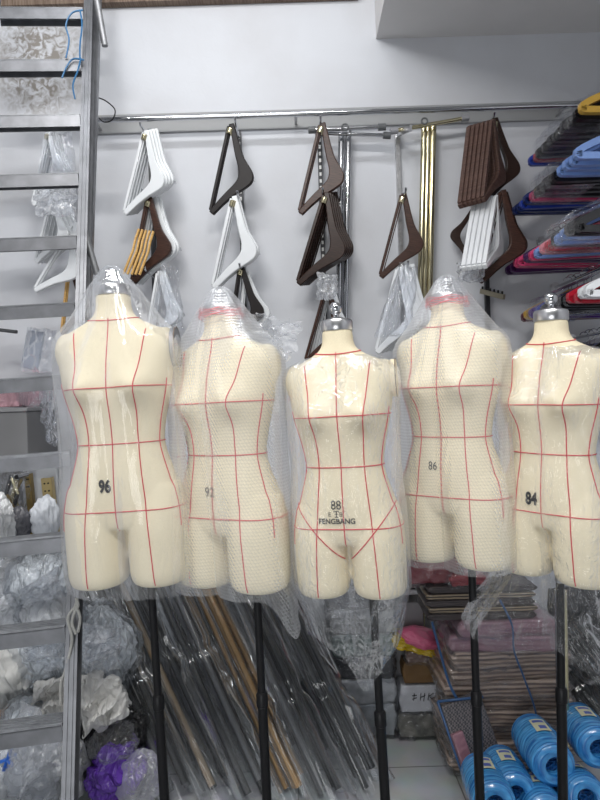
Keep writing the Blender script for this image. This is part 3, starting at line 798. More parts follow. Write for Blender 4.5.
ds = display_strip(397, 132, 350, 'grey slotted wall strip left of the golden post', m=STEEL, arms=(199, 270), slots=False)
a, b = at(397, 134, WALL_Y - .02), at(411, 128, WALL_Y - .22)
obj('bracket_arm', MB().beam(a, b, .010, .026), STEEL, ds, ds.location, smooth=False)
ds = display_strip(482, 128, 330, 'dark wall strip behind the rosy brown hangers with a toothed arm below', slots=False, arms=(126, 196))
a, b = at(481, 291, WALL_Y - .03), at(504, 297, WALL_Y - .20)
obj('toothed_arm', MB().beam(a, b, .012, .022), mat('arm_bronze', (.30, .27, .20), .35, .8), ds, ds.location, smooth=False)
for i in range(6):
    p = a.lerp(b, .08 + .17 * i) + Vector((0, 0, .015))
    obj('arm_tooth', MB().tube([p - Vector((0, 0, .008)), p + Vector((0, 0, .008))], .005, 8), BLACKP, ds, ds.location)

# ------------------------------------------------------------------ folded rack uprights standing against the wall
def rack(name, tubes, top_px, bot_px, Y, m, label, feet, cap_m):
    base = at(*bot_px, Y); base.z = 0
    t = thing(name, label, 'rack frame', (at(*bot_px, Y).x, Y, 0))
    for dx in tubes:
        a, b = at(top_px[0] + dx, top_px[1], Y), at(bot_px[0] + dx, bot_px[1], Y)
        d = (b - a).normalized(); b2 = b + d * (b.z / -d.z); 
        obj('upright_tube', MB().tube([a, b2 + Vector((0, 0, .0))], .0145, 16), m, t, t.location)
    for (p, q, yy) in feet:
        a, b = at(*p, Y - yy), at(*q, Y - yy)
        f_ = obj('cross_foot', MB().tube([a, b], .009, 12), m, t, t.location)
        for e, dd in ((a, (b - a).normalized()), (b, (a - b).normalized())):
            obj('end_cap', MB().tube([e - dd * .012, e + dd * .022], .0155, 14), cap_m, t, t.location)
    return t
r1 = rack('garment_rack', (-4.5, 2.5), (346, 131), (340, 500), 2.70, CHROME, 'chrome folded rack posts standing behind the form printed 88, rubber feet upwards', [((311, 130), (383, 127), .06), ((318, 133), (388, 135.5), .04)], GREYPL)
obj('foot_ring', MB().tube([at(345 + 3 * cos(a), 127 + 3 * sin(a), 2.63) for a in [2 * pi * k / 16 for k in range(16)]], .004, 8, True), GREYPL, r1, r1.location)
r2 = rack('garment_rack', (-4.2, .0, 4.8), (428.5, 126), (420, 500), 2.70, BRASS, 'golden folded rack posts standing against the wall, end cap at its top', [((393, 131), (466, 118), .04)], mat('cap_grey', (.33, .33, .35), .35, .3))
obj('foot_ring', MB().tube([at(424.5 + 3 * cos(a), 121 + 3 * sin(a), 2.63) for a in [2 * pi * k / 16 for k in range(16)]], .004, 8, True), GREYPL, r2, r2.location)

# ------------------------------------------------------------------ plastic hangers in rows along the right
PH = {}
HFILM = film('stretched_film', bump=.9, bscale=60, base=.003, milky=.04, edge=.3, gl=.28, rough=.08, cap=.25, dist=1.5)
PC = dict(blue=(.02, .05, .35), navy=(.012, .025, .12), red=(.42, .012, .03), pink=(.52, .05, .14), purple=(.055, .016, .085), black=(.010, .010, .012), sky=(.17, .28, .58), white=(.75, .77, .8),
          maroon=(.10, .012, .03), gold=(.55, .33, .05), violet=(.09, .03, .22), rose=(.62, .25, .30))
def plastic_hanger(X, Y, Z, col, label, group):
    m = mat('plastic_' + col, PC[col], .3, coat=.3)
    if col not in PH:
        t = thing('plastic_hanger', label, 'hanger', (X, Y, Z), group)
        wv = .205; up_ = .100
        cen = [(-wv, .012), (-wv + .004, .0), (-wv + .02, -.006), (0, -.006), (wv - .02, -.006), (wv - .004, 0), (wv, .012), (wv - .03, .030), (.11, .058), (.04, .085), (.015, up_), (-.015, up_), (-.04, .085), (-.11, .058), (-wv + .03, .030)]
        P = curve_pts([(x, 0, z) for x, z in cen] + [(cen[0][0], 0, cen[0][1])], 4)[:-1]
        nP = len(P); out_, inn_ = [], []
        for i_ in range(nP):
            tg = (P[(i_ + 1) % nP] - P[i_ - 1]).normalized(); nn = Vector((tg.z, 0, -tg.x))
            out_.append((P[i_].x + nn.x * .011, P[i_].z + nn.z * .011)); inn_.append((P[i_].x - nn.x * .013, P[i_].z - nn.z * .013))
        obj('hanger_body', MB().strip(out_, inn_, .022, True), m, t, bevel=.006, angle=30)
        hk = [(0, 0, up_), (0, 0, up_ + .03)] + [(.022 * sin(a) * 1, 0, up_ + .055 - .022 * cos(a)) for a in np.linspace(.2, 4.4, 12)]
        obj('hook', MB().tube(hk, .0018, 6), CHROME, t)
        PH[col] = t
    else:
        t = copy_tree(PH[col]); t.location = (X, Y, Z); tag(t, label, 'hanger', group)
    t.rotation_euler = (0, R(random.uniform(-1.5, 1.5)), R(random.uniform(-3, 3)))
    return t
ROWS = [('topmost', (532, 161), ['blue', 'red', 'black', 'black', 'black', 'black', 'black', 'black', 'black', 'black', 'gold']),
        ('second', (515, 212), ['navy', 'navy', 'blue', 'navy', 'pink', 'black', 'black', 'black', 'black', 'black', 'sky', 'sky', 'sky', 'sky']),
        ('third', (509, 270), ['purple', 'purple', 'pink', 'pink', 'purple', 'purple', 'pink', 'sky', 'rose', 'red', 'black', 'sky', 'sky', 'black', 'black']),
        ('fourth', (523, 318), ['maroon', 'gold', 'violet', 'violet', 'blue', 'black', 'black', 'black', 'black', 'black', 'red', 'red', 'white', 'white']),
        ('lowest', (540, 372), ['black', 'blue', 'black', 'blue', 'black', 'black', 'black'])]
names = dict(sky='light blue', violet='violet', rose='pale rose', gold='golden yellow')
for (rn, tip, cols) in ROWS:
    p = at(*tip, 2.62); X = p.x + .205; Z = p.z
    stp = .046
    ra = thing('display_rod', 'steel arm out of the wall carrying the %s row of plastic hangers' % rn, 'wall arm', (X, WALL_Y, Z + .2))
    obj('arm_bar', MB().tube([(X, WALL_Y, Z + .155), (X, 2.62 - stp * len(cols) - .03, Z + .155), (X, 2.60 - stp * len(cols) - .03, Z + .175)], .006, 10), CHROME, ra, ra.location)
    obj('wall_flange', MB().tube([(X, WALL_Y, Z + .155), (X, WALL_Y - .008, Z + .155)], .025, 16), STEEL, ra, ra.location)
    for i, c in enumerate(cols):
        cn = names.get(c, c)
        n_ = cols.count(c)
        lab = ('%s plastic hanger in the %s row at the right' % (cn, rn)) if n_ == 1 else ('one of the %s plastic hangers in the %s row at the right' % (cn, rn))
        plastic_hanger(X + random.uniform(-.006, .006), 2.62 - stp * i, Z + random.uniform(-.004, .004), c, lab, '%s plastic hangers, %s row' % (cn, rn))
    # clear film stretched over the left ends of the front hangers
    bl = [i for i, c in enumerate(cols) if c in ('black', 'violet')]
    y0, y1 = 2.62 - stp * (bl[0] - .4), 2.62 - stp * (bl[-1] + .4); rows = []
    for i in range(60):
        f_ = i / 59; y = y0 + (y1 - y0) * f_; row = []
        for k in range(50):
            q = k / 49
            if q < .3: x, zt = -.05 - .155 * (q / .3), -.030
            elif q < .42: x, zt = -.222 + .006 * sin((q - .3) / .12 * pi), -.03 + .065 * (q - .3) / .12
            else: x = -.215 + .19 * (q - .42) / .58; zt = .040 + (x + .215) * .40
            e = .003 + .006 * abs(fbm(f_ * 14, q * 5, len(rn))) + .010 * max(0, ridge(f_ * 9 + fbm(q * 4, f_ * 4, 2), q * 2, len(rn))) ** 2
            row.append(Vector((X + x - e, y, Z + zt + (e if q > .35 else -e))))
        rows.append(row)
    o = obj('plastic_film', MB().grid(rows), HFILM, loc=(X, (y0 + y1) / 2, Z), recalc=False)
    tag(o, 'crinkled clear film over the front of the %s hanger row at the right' % rn, 'film')
# green tag on the third row
p = at(566, 231, 2.22)
gt = thing('price_tag', 'small green tag with pale border stuck on the third hanger row', 'tag', p)
Mt = Matrix.Rotation(R(-33), 3, 'Y')
obj('card', MB().box(p, (.052, .002, .030), Mt), mat('tag_border', (.55, .62, .5), .5), gt, p, smooth=False)
obj('green_panel', MB().box(p + Vector((0, -.0016, 0)), (.045, .001, .024), Mt), mat('tag_green', (.01, .16, .045), .5), gt, p, smooth=False)

# ------------------------------------------------------------------ leaning wrapped tube bundles
def bundle(bx, tx, Yb, Yt, m, label, n=5, rad=.06, tr=.013, sleeve=SLEEVE, seed=0, ty=545, spread=.75, mats=None):
    base = at(bx, 400 + F * CAM.z / Yb, Yb); base.z = 0.003; top = at(tx, ty, Yt)
    t = thing('tube_bundle', label, 'tube bundle', base)
    ax = (top - base).normalized(); u = ax.cross(Vector((0, 1, 0))).normalized(); v = u.cross(ax)
    rnd = random.Random(seed)
    for i in range(n):
        a = 2 * pi * i / n + .4; o_ = (u * cos(a) + v * sin(a)) * rad * .62
        if i == n - 1 and n > 4: o_ = Vector((0, 0, 0))
        l0, l1 = rnd.uniform(.012, .06), rnd.uniform(-.06, 0)
        p0 = base + o_ + ax * (l0 + abs(o_.z) * .5 + .012); p0.z = max(p0.z, .015)
        obj('tube', MB().tube([p0, top + o_ + ax * l1], tr, 12), (mats[i % len(mats)] if mats else m), t, base)
    rows = []; uvs = []; nz_, nt = 130, 56
    for i in range(nz_):
        s = i / (nz_ - 1); row = []
        c = base.lerp(top, s); gather = 1 - .25 * math.exp(-((s - .93) / .03) ** 2) - .2 * math.exp(-((s - .45 - .1 * sin(seed)) / .03) ** 2)
        for k in range(nt):
            a = 2 * pi * k / nt
            rr = rad * gather * (1.08 + .40 * abs(noise.noise((cos(a) * 1.6 + seed * 3.1, sin(a) * 1.6, s * 1.6))) + .32 * max(0, ridge(cos(a) * 1.3 + seed, sin(a) * 1.3 + s * .8, s * 1.2)) ** 2 + .05 * fbm(cos(a) * 4 + seed, sin(a) * 4, s * 9))
            uvs.append((a * rad * 1.3, s * 1.6))
            q = c + (u * cos(a) + v * sin(a) * .8) * rr; q.z = max(q.z, .004); row.append(q)
        rows.append(row)
    obj('plastic_sleeve', MB().grid(rows, True), sleeve, t, base, recalc=False, uv=uvs)
    return t
DT = mat('dark_tube', (.02, .022, .024), .35, .2); GT = mat('grey_tube', (.10, .104, .108), .35, .4); TAN = mat('tan_tube', (.22, .16, .095), .5); GLD = mat('bronze_tube', (.36, .215, .085), .3, .7)
# rear layer: made-up bundles added as dark backing for the shadow
for i, (bx, tx) in enumerate(((150, 66), (182, 96), (215, 128), (250, 160), (283, 195), (318, 228), (348, 262))):
    bundle(bx + 14, tx + 8, 2.30, 2.66, DT, 'dark tube bundle added as shadow backing behind the sleeved bundles', 5, .05, .014, seed=30 + i, ty=560).__setitem__('group', 'added rear layer of dark tube bundles')
B_ = [(186, 74, 2.10, GT, 'leftmost sleeved tube bundle, beside the purple bag', [DT, GT, DT, DT]), (226, 112, 2.14, DT, 'sleeved bundle of dark tubes with one pale tan tube, behind the first pole', [DT, DT, DT, TAN, DT]),
      (262, 148, 2.08, DT, 'sleeved bundle of black tubes left of the bronze one', [DT, DT, GT, DT, DT]), (300, 186, 2.12, GLD, 'sleeved bundle of bronze golden tubes behind the second pole', [GLD, GLD, GLD, GLD]),
      (336, 220, 2.08, GT, 'sleeved grey bundle right of the second pole', [GT, DT, DT]), (374, 258, 2.14, DT, 'rightmost sleeved tube bundle, next to the bare floor', [DT, GT, DT])]
for i, (bx, tx, Yb, m, lab, ms) in enumerate(B_):
    bundle(bx, tx, Yb, 2.52, m, lab, 5 if m is GLD else 4, .062, .0135, seed=i, mats=ms, ty=548)

# ------------------------------------------------------------------ heaps of bags and cloth (left) and packages
def blob(name, px, size, Y, m, label, cat, seed=0, crum=.16, folds=0., group=None, fine=.05, rot=0., sub=5, sq=2.0, zmin=.002, skin=None):
    c = at(*px, Y); bm = bmesh.new(); bmesh.ops.create_icosphere(bm, subdivisions=sub, radius=1)
    rq = random.Random(seed); AR = Matrix.Rotation(rq.uniform(0, 6), 3, Vector((rq.uniform(-1, 1), rq.uniform(-1, 1), rq.uniform(-1, 1))).normalized())
    S = Vector(size) / 2; Rm = Matrix.Rotation(rot, 3, 'Y')
    for v in bm.verts:
        n_ = v.co.normalized()
        if sq != 2.0:
            k = (abs(n_.x) ** sq + abs(n_.y) ** sq + abs(n_.z) ** sq) ** (-1 / sq); n_ = n_ * k
        w_ = Vector((noise.noise(n_ * 1.7 + Vector((seed, 0, 0))), noise.noise(n_ * 1.7 + Vector((0, seed, 3))), noise.noise(n_ * 1.7 + Vector((5, 0, seed)))))
        q_ = AR @ (n_ + w_ * .5); q_.x *= .5
        d_ = crum * 1.2 * fbm(n_.x * 1.4 + seed, n_.y * 1.4, n_.z * 1.4 + seed * .7, 2)
        d_ += crum * .55 * (ridge(q_.x * 1.3 + seed * 2, q_.y * 1.3, q_.z * 1.3) - .4)
        d_ += fine * .9 * (ridge(q_.x * 2.9, q_.y * 2.9 + seed, q_.z * 2.9) - .4) + fine * .50 * (ridge(q_.x * 6.3 + w_.z, q_.y * 6.3, q_.z * 6.3 + seed) - .4)
        if folds: d_ += folds * sin((n_.x * 5 + n_.z * 9 + 1.5 * fbm(n_.x * 2, n_.y * 2, n_.z * 2 + seed)) * 2.2)
        q = n_ * (1 + d_)
        q = Rm @ Vector((q.x * S.x, q.y * S.y, q.z * S.z)); q.z = max(q.z, zmin - c.z); v.co = q
    me = bpy.data.meshes.new(name); bm.to_mesh(me)
    for p in me.polygons: p.use_smooth = True
    me.materials.append(m); o = bpy.data.objects.new(name, me); o.location = c; link(o)
    if skin:
        AR2 = Matrix.Rotation(rq.uniform(0, 6), 3, Vector((rq.uniform(-1, 1), rq.uniform(-1, 1), rq.uniform(-1, 1))).normalized())
        for v in bm.verts:
            n_ = v.co.normalized(); q_ = AR2 @ n_ + Vector((fbm(n_.x * 2, n_.y * 2, n_.z * 2 + seed), fbm(n_.x * 2 + 7, n_.y * 2, n_.z * 2), fbm(n_.x * 2, n_.y * 2 + 7, n_.z * 2))) * .5; q_.x *= .45
            e_ = .004 + max(size) * (.05 * max(0, .4 + ridge(q_.x * 2.2, q_.y * 2.2 + seed, q_.z * 2.2)) + .022 * max(0, .5 + ridge(q_.x * 5.5, q_.y * 5.5, q_.z * 5.5 + seed)))
            q = v.co + n_ * e_; q.z = max(q.z, zmin - c.z); v.co = q
        m2_ = bpy.data.meshes.new('film_skin'); bm.to_mesh(m2_); m2_.materials.append(skin)
        for p in m2_.polygons: p.use_smooth = True
        link(bpy.data.objects.new('film_skin', m2_), o)
    bm.free()
    return tag(o, label, cat, group)
WBAG = mat('white_poly_bag', (.86, .87, .88), .3, coat=.25, crease=.7, crease_scale=7)
CLOTH = mat('white_cloth', (.78, .77, .74), .85, crease=.6, crease_scale=6)
GREYB = mat('pale_grey_sack', (.62, .62, .60), .5, crease=.6, crease_scale=5)
PURP = mat('purple_poly', (.11, .028, .38), .22, coat=.5, crease=.8, crease_scale=9)
BLKB = mat('black_poly', (.010, .010, .011), .28, crease=.7, crease_scale=8)
CARTON = mat('brown_carton', (.42, .26, .15), .8, noise_scale=8)
ICE = mat('icy_clear_poly', (.76, .80, .83), .2, crease=.9, crease_scale=10, coat=.5)

def box_thing(name, px0, px1, Y, depth, m, label, cat, bevel=.006, rot=0, film_=None, seed=0, smooth=False):
    a, b = at(*px0, Y), at(*px1, Y); c = Vector(((a.x + b.x) / 2, Y + depth / 2, (a.z + b.z) / 2))
    mb = MB().box((0, 0, 0), (abs(b.x - a.x), depth, abs(a.z - b.z)))
    if film_:
        t = thing(name, label, cat, c, None, (0, rot, 0))
        obj('contents', mb, m, t, bevel=bevel, smooth=False)
        sx, sy, sz = abs(b.x - a.x) / 2 + .004, depth / 2 + .004, abs(a.z - b.z) / 2 + .004
        bm = bmesh.new(); bmesh.ops.create_cube(bm, size=2); bmesh.ops.subdivide_edges(bm, edges=bm.edges, cuts=18, use_grid_fill=True)
        for v in bm.verts:
            k = v.co.copy(); nn = fbm(k.x * 3 + seed, k.y * 3, k.z * 3) ; r_ = max(0, ridge(k.x * 3 + seed, k.y * 2, k.z * 2 + seed)) ** 3
            v.co = Vector((k.x * sx, k.y * sy, k.z * sz)) * (1 + .02 + .03 * abs(nn)) + k.normalized() * .008 * r_
        me = bpy.data.meshes.new('film_cover'); bm.to_mesh(me); bm.free(); me.materials.append(film_)
        for p in me.polygons: p.use_smooth = True
        link(bpy.data.objects.new('film_cover', me), t)
        return t
    o = obj(name, mb, m, bevel=bevel, smooth=False); o.location = c; o.rotation_euler = (0, rot, 0)
    return tag(o, label, cat)

# left side behind the ladder: cabinet with wares on it
GC = mat('grey_cabinet', (.20, .20, .205), .6); WB = mat('white_board', (.66, .68, .71), .55)
a, b = at(-60, 414, 2.42), at(33, 640, 2.42)
cb = thing('cabinet', 'low grey cabinet at the left edge behind the ladder', 'cabinet', ((a.x + b.x) / 2, 2.57, 0))
obj('carcass', MB().box(((a.x + b.x) / 2, 2.575, a.z / 2), (b.x - a.x, .30, a.z)), GC, cb, cb.location, bevel=.004, smooth=False)
obj('top_board', MB().box(((a.x + b.x) / 2, 2.572, a.z + .008), (b.x - a.x + .01, .31, .016)), mat('grey_top', (.30, .30, .31), .5), cb, cb.location, bevel=.003, smooth=False)
zt = a.z + .017
pp = box_thing('pink_package', (-20, 388), (19, 412), 2.44, .2, mat('pink_paper', (.78, .44, .50), .25, coat=.6, crease=.7, crease_scale=14), 'shiny pink package on the grey cabinet', 'package')
pp.location.z = zt + abs(at(0, 388, 2.44).z - at(0, 412, 2.44).z) / 2 + .006
sp = blob('plastic_bag', (30, 398), (.10, .16, .115), 2.5, PACK, 'empty dark clear bag crumpled beside the pink package', 'plastic bag', 21, .2); sp.location.z = zt + .055
bag_sheet([(38, 390), (56, 388), (56, 445), (46, 442)], 2.5, PACK, 'strip of crumpled clear film hanging beside the grey cabinet', 'plastic_film', 23, .05, cat='film')
bag_sheet([(27, 327), (56, 330), (53, 372), (21, 372)], 2.56, MILKY, 'clear bag with a folded bluish item standing behind the ladder', 'plastic_bag', 25, .015, th=.02)
o = obj('folded_item', MB().box((0, 0, 0), (.075, .02, .17)), mat('bluish_fabric', (.33, .37, .45), .7), bevel=.004, smooth=False); o.location = at(33, 350, 2.575); o.rotation_euler = (0, R(12), 0)
tag(o, 'folded grey-blue item inside the clear bag behind the ladder', 'cloth')
o = obj('grey_rod', MB().tube([at(-8, 329, 2.55), at(17, 332, 2.55)], .008, 10), GREYPL, loc=at(0, 330, 2.55)); tag(o, 'short grey rod poking in from the left behind the ladder', 'rod')
# brass channels and fittings against a white board
a, b = at(20, 456, 2.40), at(60, 640, 2.40)
o = obj('white_board', MB().box((0, 0, 0), (b.x - a.x, .02, a.z)), WB, bevel=.003, smooth=False); o.location = ((a.x + b.x) / 2 + .01, 2.405, a.z / 2); tag(o, 'plain white board standing on the floor behind the brass channels', 'board')
def channel(p, q, Y, wd_, label, m=DULLBRASS):
    a, b = at(*p, Y), at(*q, Y); t = thing('brass_channel', label, 'channel', b)
    d = (b - a).normalized(); s_ = d.cross(Vector((0, 1, 0))).normalized()
    mb = MB().beam(a, b, wd_, .004, (0, -1, 0)); mb.beam(a + s_ * wd_ / 2 + Vector((0, .012, 0)), b + s_ * wd_ / 2 + Vector((0, .012, 0)), .004, .026, (0, -1, 0)); mb.beam(a - s_ * wd_ / 2 + Vector((0, .012, 0)), b - s_ * wd_ / 2 + Vector((0, .012, 0)), .004, .026, (0, -1, 0))
    obj('profile', mb, m, t, t.location, smooth=False)
    for k in (.05, .12, .5):
        for e in (-.2, .2):
            c = a.lerp(b, k) + s_ * wd_ * e
            obj('screw_hole', MB().tube([c + Vector((0, -.004, 0)), c + Vector((0, -.001, 0))], .0035, 10), BLACKP, t, t.location)
channel((46, 478), (58, 585), 2.35, .038, 'pale brass channel with screw holes nearest the ladder rail', mat('pale_brass', (.46, .36, .17), .35, .6))
channel((27, 474), (37, 580), 2.34, .020, 'dark narrow brass channel left of the pale one')
cp = thing('chrome_pipe', 'short chrome pipe poking from the bag of brass fittings', 'pipe', at(22, 475, 2.3))
obj('pipe_wall', MB().tube([at(17, 477, 2.27), at(27, 474, 2.31)], .012, 16), CHROME, cp, cp.location)
obj('pipe_mouth', MB().tube([at(16.6, 477.1, 2.265), at(17.5, 477, 2.275)], .009, 14), BLACKP, cp, cp.location)
fb = blob('fittings_bag', (14, 492), (.11, .10, .17), 2.33, PACK, 'clear bag of olive brass fittings beside the grey cabinet', 'bag', 31, .25, fine=.16)
rf = random.Random(5)
for i in range(9):
    c = Vector((rf.uniform(-.028, .028), rf.uniform(-.02, .03), rf.uniform(-.05, .03))); d = Vector((rf.uniform(-.5, .5), rf.uniform(-.3, .3), 1)).normalized() * rf.uniform(.025, .04)
    obj('brass_fitting', MB().tube([c - d, c + d], rf.uniform(.006, .010), 12), [DULLBRASS, DARKST, BRASS][i % 3], fb)
blob('plastic_bag', (20, 523), (.09, .08, .12), 2.26, mat('dark_grey_poly', (.10, .10, .115), .25, bump=.7, bump_scale=30, coat=.4), 'dark grey film bag below the brass fittings', 'plastic bag', 33, .18, fine=.12)
blob('plastic_bag', (45, 520), (.10, .08, .16), 2.28, mat('clean_white_poly', (.75, .78, .83), .4, bump=.2), 'white bag in front of the pale brass channel', 'plastic bag', 35, .30, fine=.12)
blob('plastic_bag', (0, 528), (.11, .10, .24), 2.22, WBAG, 'white and navy bag at the left edge above the plastic heap', 'plastic bag', 36, .22, fine=.12)
# the heap below
SKIN = film('bag_skin', bump=.6, bscale=24, base=.06, milky=.2, edge=.6, gl=.45, rough=.13, cap=.45, dist=1.5, painted_streak=.18, body=(.75, .79, .82))
HEAP = [('plastic_bag', (12, 575), (.32, .25, .22), 2.3, MILKY, 'limp milky bag on top of the heap at the left edge', 41, .32),
        ('plastic_bag', (46, 583), (.24, .20, .24), 2.22, ICE, 'glossy clear bag with folds in the heap, under the tread by form 96', 42, .22),
        ('plastic_bag', (18, 606), (.26, .24, .16), 2.25, WBAG, 'white bag squeezed in the middle of the left heap', 43, .24),
        ('plastic_bag', (52, 612), (.20, .2, .16), 2.15, WBAG, 'smooth white bag next to the ladder rail in the heap', 44, .12),
        ('sack', (8, 662), (.34, .26, .30), 2.2, GREYB, 'pale grey sack slumped at the left edge under the heap', 45, .18),
        ('plastic_bag', (52, 650), (.26, .22, .26), 2.2, ICE, 'icy crumpled bag behind the ladder rail', 46, .26),
        ('plastic_bag', (100, 648), (.25, .22, .30), 2.25, ICE, 'icy crumpled bag right of the ladder rail', 47, .26),
        ('sack', (104, 712), (.20, .16, .20), 2.2, CLOTH, 'white stuffed bag under the folded white cloth', 49, .12),
        ('sack', (85, 640), (.30, .22, .50), 2.48, WBAG, 'large white sack at the back of the heap behind the ladder', 57, .15),
        ('sack', (30, 690), (.50, .22, .55), 2.48, WBAG, 'big white sack at the rear of the left heap', 58, .15),
        ('plastic_bag', (44, 765), (.30, .24, .30), 2.02, MILKY, 'translucent bag bulging at the lower left behind the ladder', 50, .22),
        ('plastic_bag', (14, 750), (.16, .18, .20), 2.04, WBAG, 'white bag bound with blue ribbon at the lower left', 51, .14),
        ('plastic_bag', (10, 790), (.26, .2, .20), 1.98, WBAG, 'white bag in the bottom left corner', 52, .2),
        ('plastic_bag', (28, 716), (.14, .14, .12), 2.05, ICE, 'clear bottle shaped bag under the lower ladder tread', 53, .15),
        ('bin_bag', (118, 732), (.22, .2, .16), 2.16, BLKB, 'black bag behind the purple bag', 54, .22),
        ('bin_bag', (92, 752), (.12, .16, .22), 2.08, BLKB, 'black bag between ladder rail and purple bag', 59, .22),
        ('plastic_bag', (115, 770), (.20, .18, .19), 2.06, PURP, 'shiny purple bag on the floor right of the ladder', 55, .20),
        ('plastic_bag', (112, 741), (.16, .15, .10), 2.03, PACK, 'crumpled clear film lying on the purple bag', 56, .28),
        ('plastic_bag', (140, 778), (.14, .14, .18), 2.02, MILKY, 'translucent film end beside the purple bag and first pole', 61, .25)]
for (nm, px, sz, Y, m, lab, sd, cr) in HEAP:
    blob(nm, px, sz, Y, m, lab, 'cloth' if nm == 'cloth' else 'bag', sd, cr, folds=.035 if nm == 'cloth' else 0, fine=.12, skin=SKIN if (nm == 'plastic_bag' and m not in (MILKY, PACK, PURP, CLOTH)) else None)
bag_sheet([(78, 672), (118, 676), (130, 712), (84, 742)], 2.06, CLOTH, 'white folded cloth right of the ladder above the purple bag', 'cloth', 71, .03, .05, 'cloth', 44, .05)
bag_sheet([(34, 682), (72, 674), (70, 716), (30, 722)], 2.06, CLOTH, 'white rag crumpled behind the ladder rail', 'cloth', 73, .035, .04, 'cloth', 40, .04)
bag_sheet([(58, 742), (84, 738), (80, 792), (62, 800)], 2.02, CLOTH, 'white cloth end hanging beside the lower ladder rail', 'cloth', 75, .03, .03, 'cloth', 36, .03)
bag_sheet([(22, 700), (62, 728), (58, 800), (4, 800)], 1.96, MILKY, 'large translucent bag with long folds at the lower left', 'plastic_bag', 77, .03, .05, 'plastic bag', 44, .045)
bag_sheet([(20, 590), (58, 566), (62, 596), (26, 606)], 2.05, SKIN, 'glossy film with straight folds lying over the heap', 'plastic_film', 79, .02, .03, 'film', 40, .04)
bag_sheet([(80, 622), (122, 630), (118, 668), (84, 672)], 2.08, SKIN, 'loose glossy film over the icy bag right of the ladder', 'plastic_film', 81, .03, .03, 'film', 40, .04)
bag_sheet([(28, 630), (66, 632), (62, 672), (24, 660)], 2.08, SKIN, 'loose glossy film over the icy bag behind the ladder', 'plastic_film', 83, .03, .03, 'film', 40, .04)
box_thing('carton', (-30, 684), (26, 740), 2.24, .2, CARTON, 'brown carton at the left edge between the bags', 'box')
box_thing('white_packet', (-12, 683), (11, 700), 2.12, .1, mat('packet_white', (.72, .76, .72), .35), 'small white packet in front of the brown carton', 'packet', bevel=.02, film_=PACK, seed=9)
mb = MB()
for seq in ([(18, 727), (13, 742), (8, 758), (4, 770), (2, 784)], [(10, 735), (14, 741), (20, 737), (24, 733)], [(0, 762), (7, 760), (12, 766), (3, 768)]):
    mb.tube(curve_pts([at(x, y, 1.93) for x, y in seq]), .006, 6, flat=.4)
tag(obj('ribbon', mb, mat('blue_ribbon', (.02, .13, .55), .35), loc=at(14, 742, 1.93)), 'bright blue ribbon tied round the white bag at lower left', 'ribbon')

# ------------------------------------------------------------------ stack of wrapped brown hanger packages at right
def striped(name, a, c, scale=18):
    m = bpy.data.materials.new(name); N, L = nodes_of(m); b_ = N['Principled BSDF']; b_.inputs['Roughness'].default_value = .4; b_.inputs['Coat Weight'].default_value = .3
    tc = N.new('ShaderNodeTexCoord'); wv = N.new('ShaderNodeTexWave'); wv.bands_direction = 'Z'; wv.inputs['Scale'].default_value = scale; wv.inputs['Distortion'].default_value = 3; wv.inputs['Detail'].default_value = 3; wv.inputs['Detail Scale'].default_value = 1.5
    mp = N.new('ShaderNodeMapping'); mp.inputs['Scale'].default_value = (.25, .25, 1); L.new(tc.outputs['Object'], mp.inputs['Vector']); L.new(mp.outputs['Vector'], wv.inputs['Vector'])
    rp = N.new('ShaderNodeValToRGB'); rp.color_ramp.elements[0].color = (*a, 1); rp.color_ramp.elements[1].color = (*c, 1); rp.color_ramp.elements[0].position = .25; rp.color_ramp.elements[1].position = .7
    L.new(wv.outputs['Color'], rp.inputs['Fac']); L.new(rp.outputs['Color'], b_.inputs['Base Color'])
    return m
BROWNS = striped('stacked_brown_wood', (.19, .13, .10), (.52, .39, .30)); MAUVE = mat('mauve_paper', (.36, .20, .24), .5, noise_scale=6); DKMESH = mat('dark_mesh', (.05, .04, .04), .5)
def slab(c, size, m, name, label, cat, group=None, film_=PACK, seed=0, rot=0., wob=.008, tilt=0.):
    t = thing(name, label, cat, c, group, (0, tilt, rot))
    def cub(off, wob_, m_, nm):
        bm = bmesh.new(); bmesh.ops.create_cube(bm, size=2); bmesh.ops.subdivide_edges(bm, edges=bm.edges, cuts=15, use_grid_fill=True)
        for v in bm.verts:
            k = v.co.copy(); p = Vector((k.x * (size[0] / 2 + off), k.y * (size[1] / 2 + off), k.z * (size[2] / 2 + off)))
            edge = 1 - .12 * max(0, abs(k.z) - .3) * (abs(k.x) > .9)
            p.x *= edge; p += Vector((fbm(k.x * 2 + seed, k.z * 2, k.y * 2), fbm(k.x * 2, k.z * 2 + seed, k.y * 2 + 4), .6 * fbm(k.x * 3, k.y * 3, seed + 2))) * wob_ * 2
            if off: p += k.normalized() * off * (2 * max(0, ridge(k.x * 3 + seed, k.z * 1.5, k.y * 3)) ** 3 + abs(fbm(k.x * 5, k.y * 5, k.z * 3 + seed)))
            v.co = p
        me = bpy.data.meshes.new(nm); bm.to_mesh(me); bm.free(); me.materials.append(m_)
        for p in me.polygons: p.use_smooth = True
        link(bpy.data.objects.new(nm, me), t)
    cub(0, wob, m, 'contents'); 
    if film_: cub(.006, wob, film_, 'film_cover')
    return t
zb = .02; cx = at(505, 700, 2.25).x
n_ = 8
ztop_ = at(505, 652, 2.2).z; hh = (ztop_ - zb) / n_
for i in range(n_):
    slab((cx + .012 * sin(i * 2.1), 2.34 + .01 * cos(i * 3), zb + hh * (i + .5)), (.46 + .02 * sin(i * 1.7), .26, hh * .93), BROWNS, 'hanger_package', 'film wrapped layer of brown hangers in the tall stack behind the fourth pole', 'package', 'brown hanger packages in the right stack', seed=i, rot=R(3 * sin(i * 1.3)), wob=.006)
z = ztop_
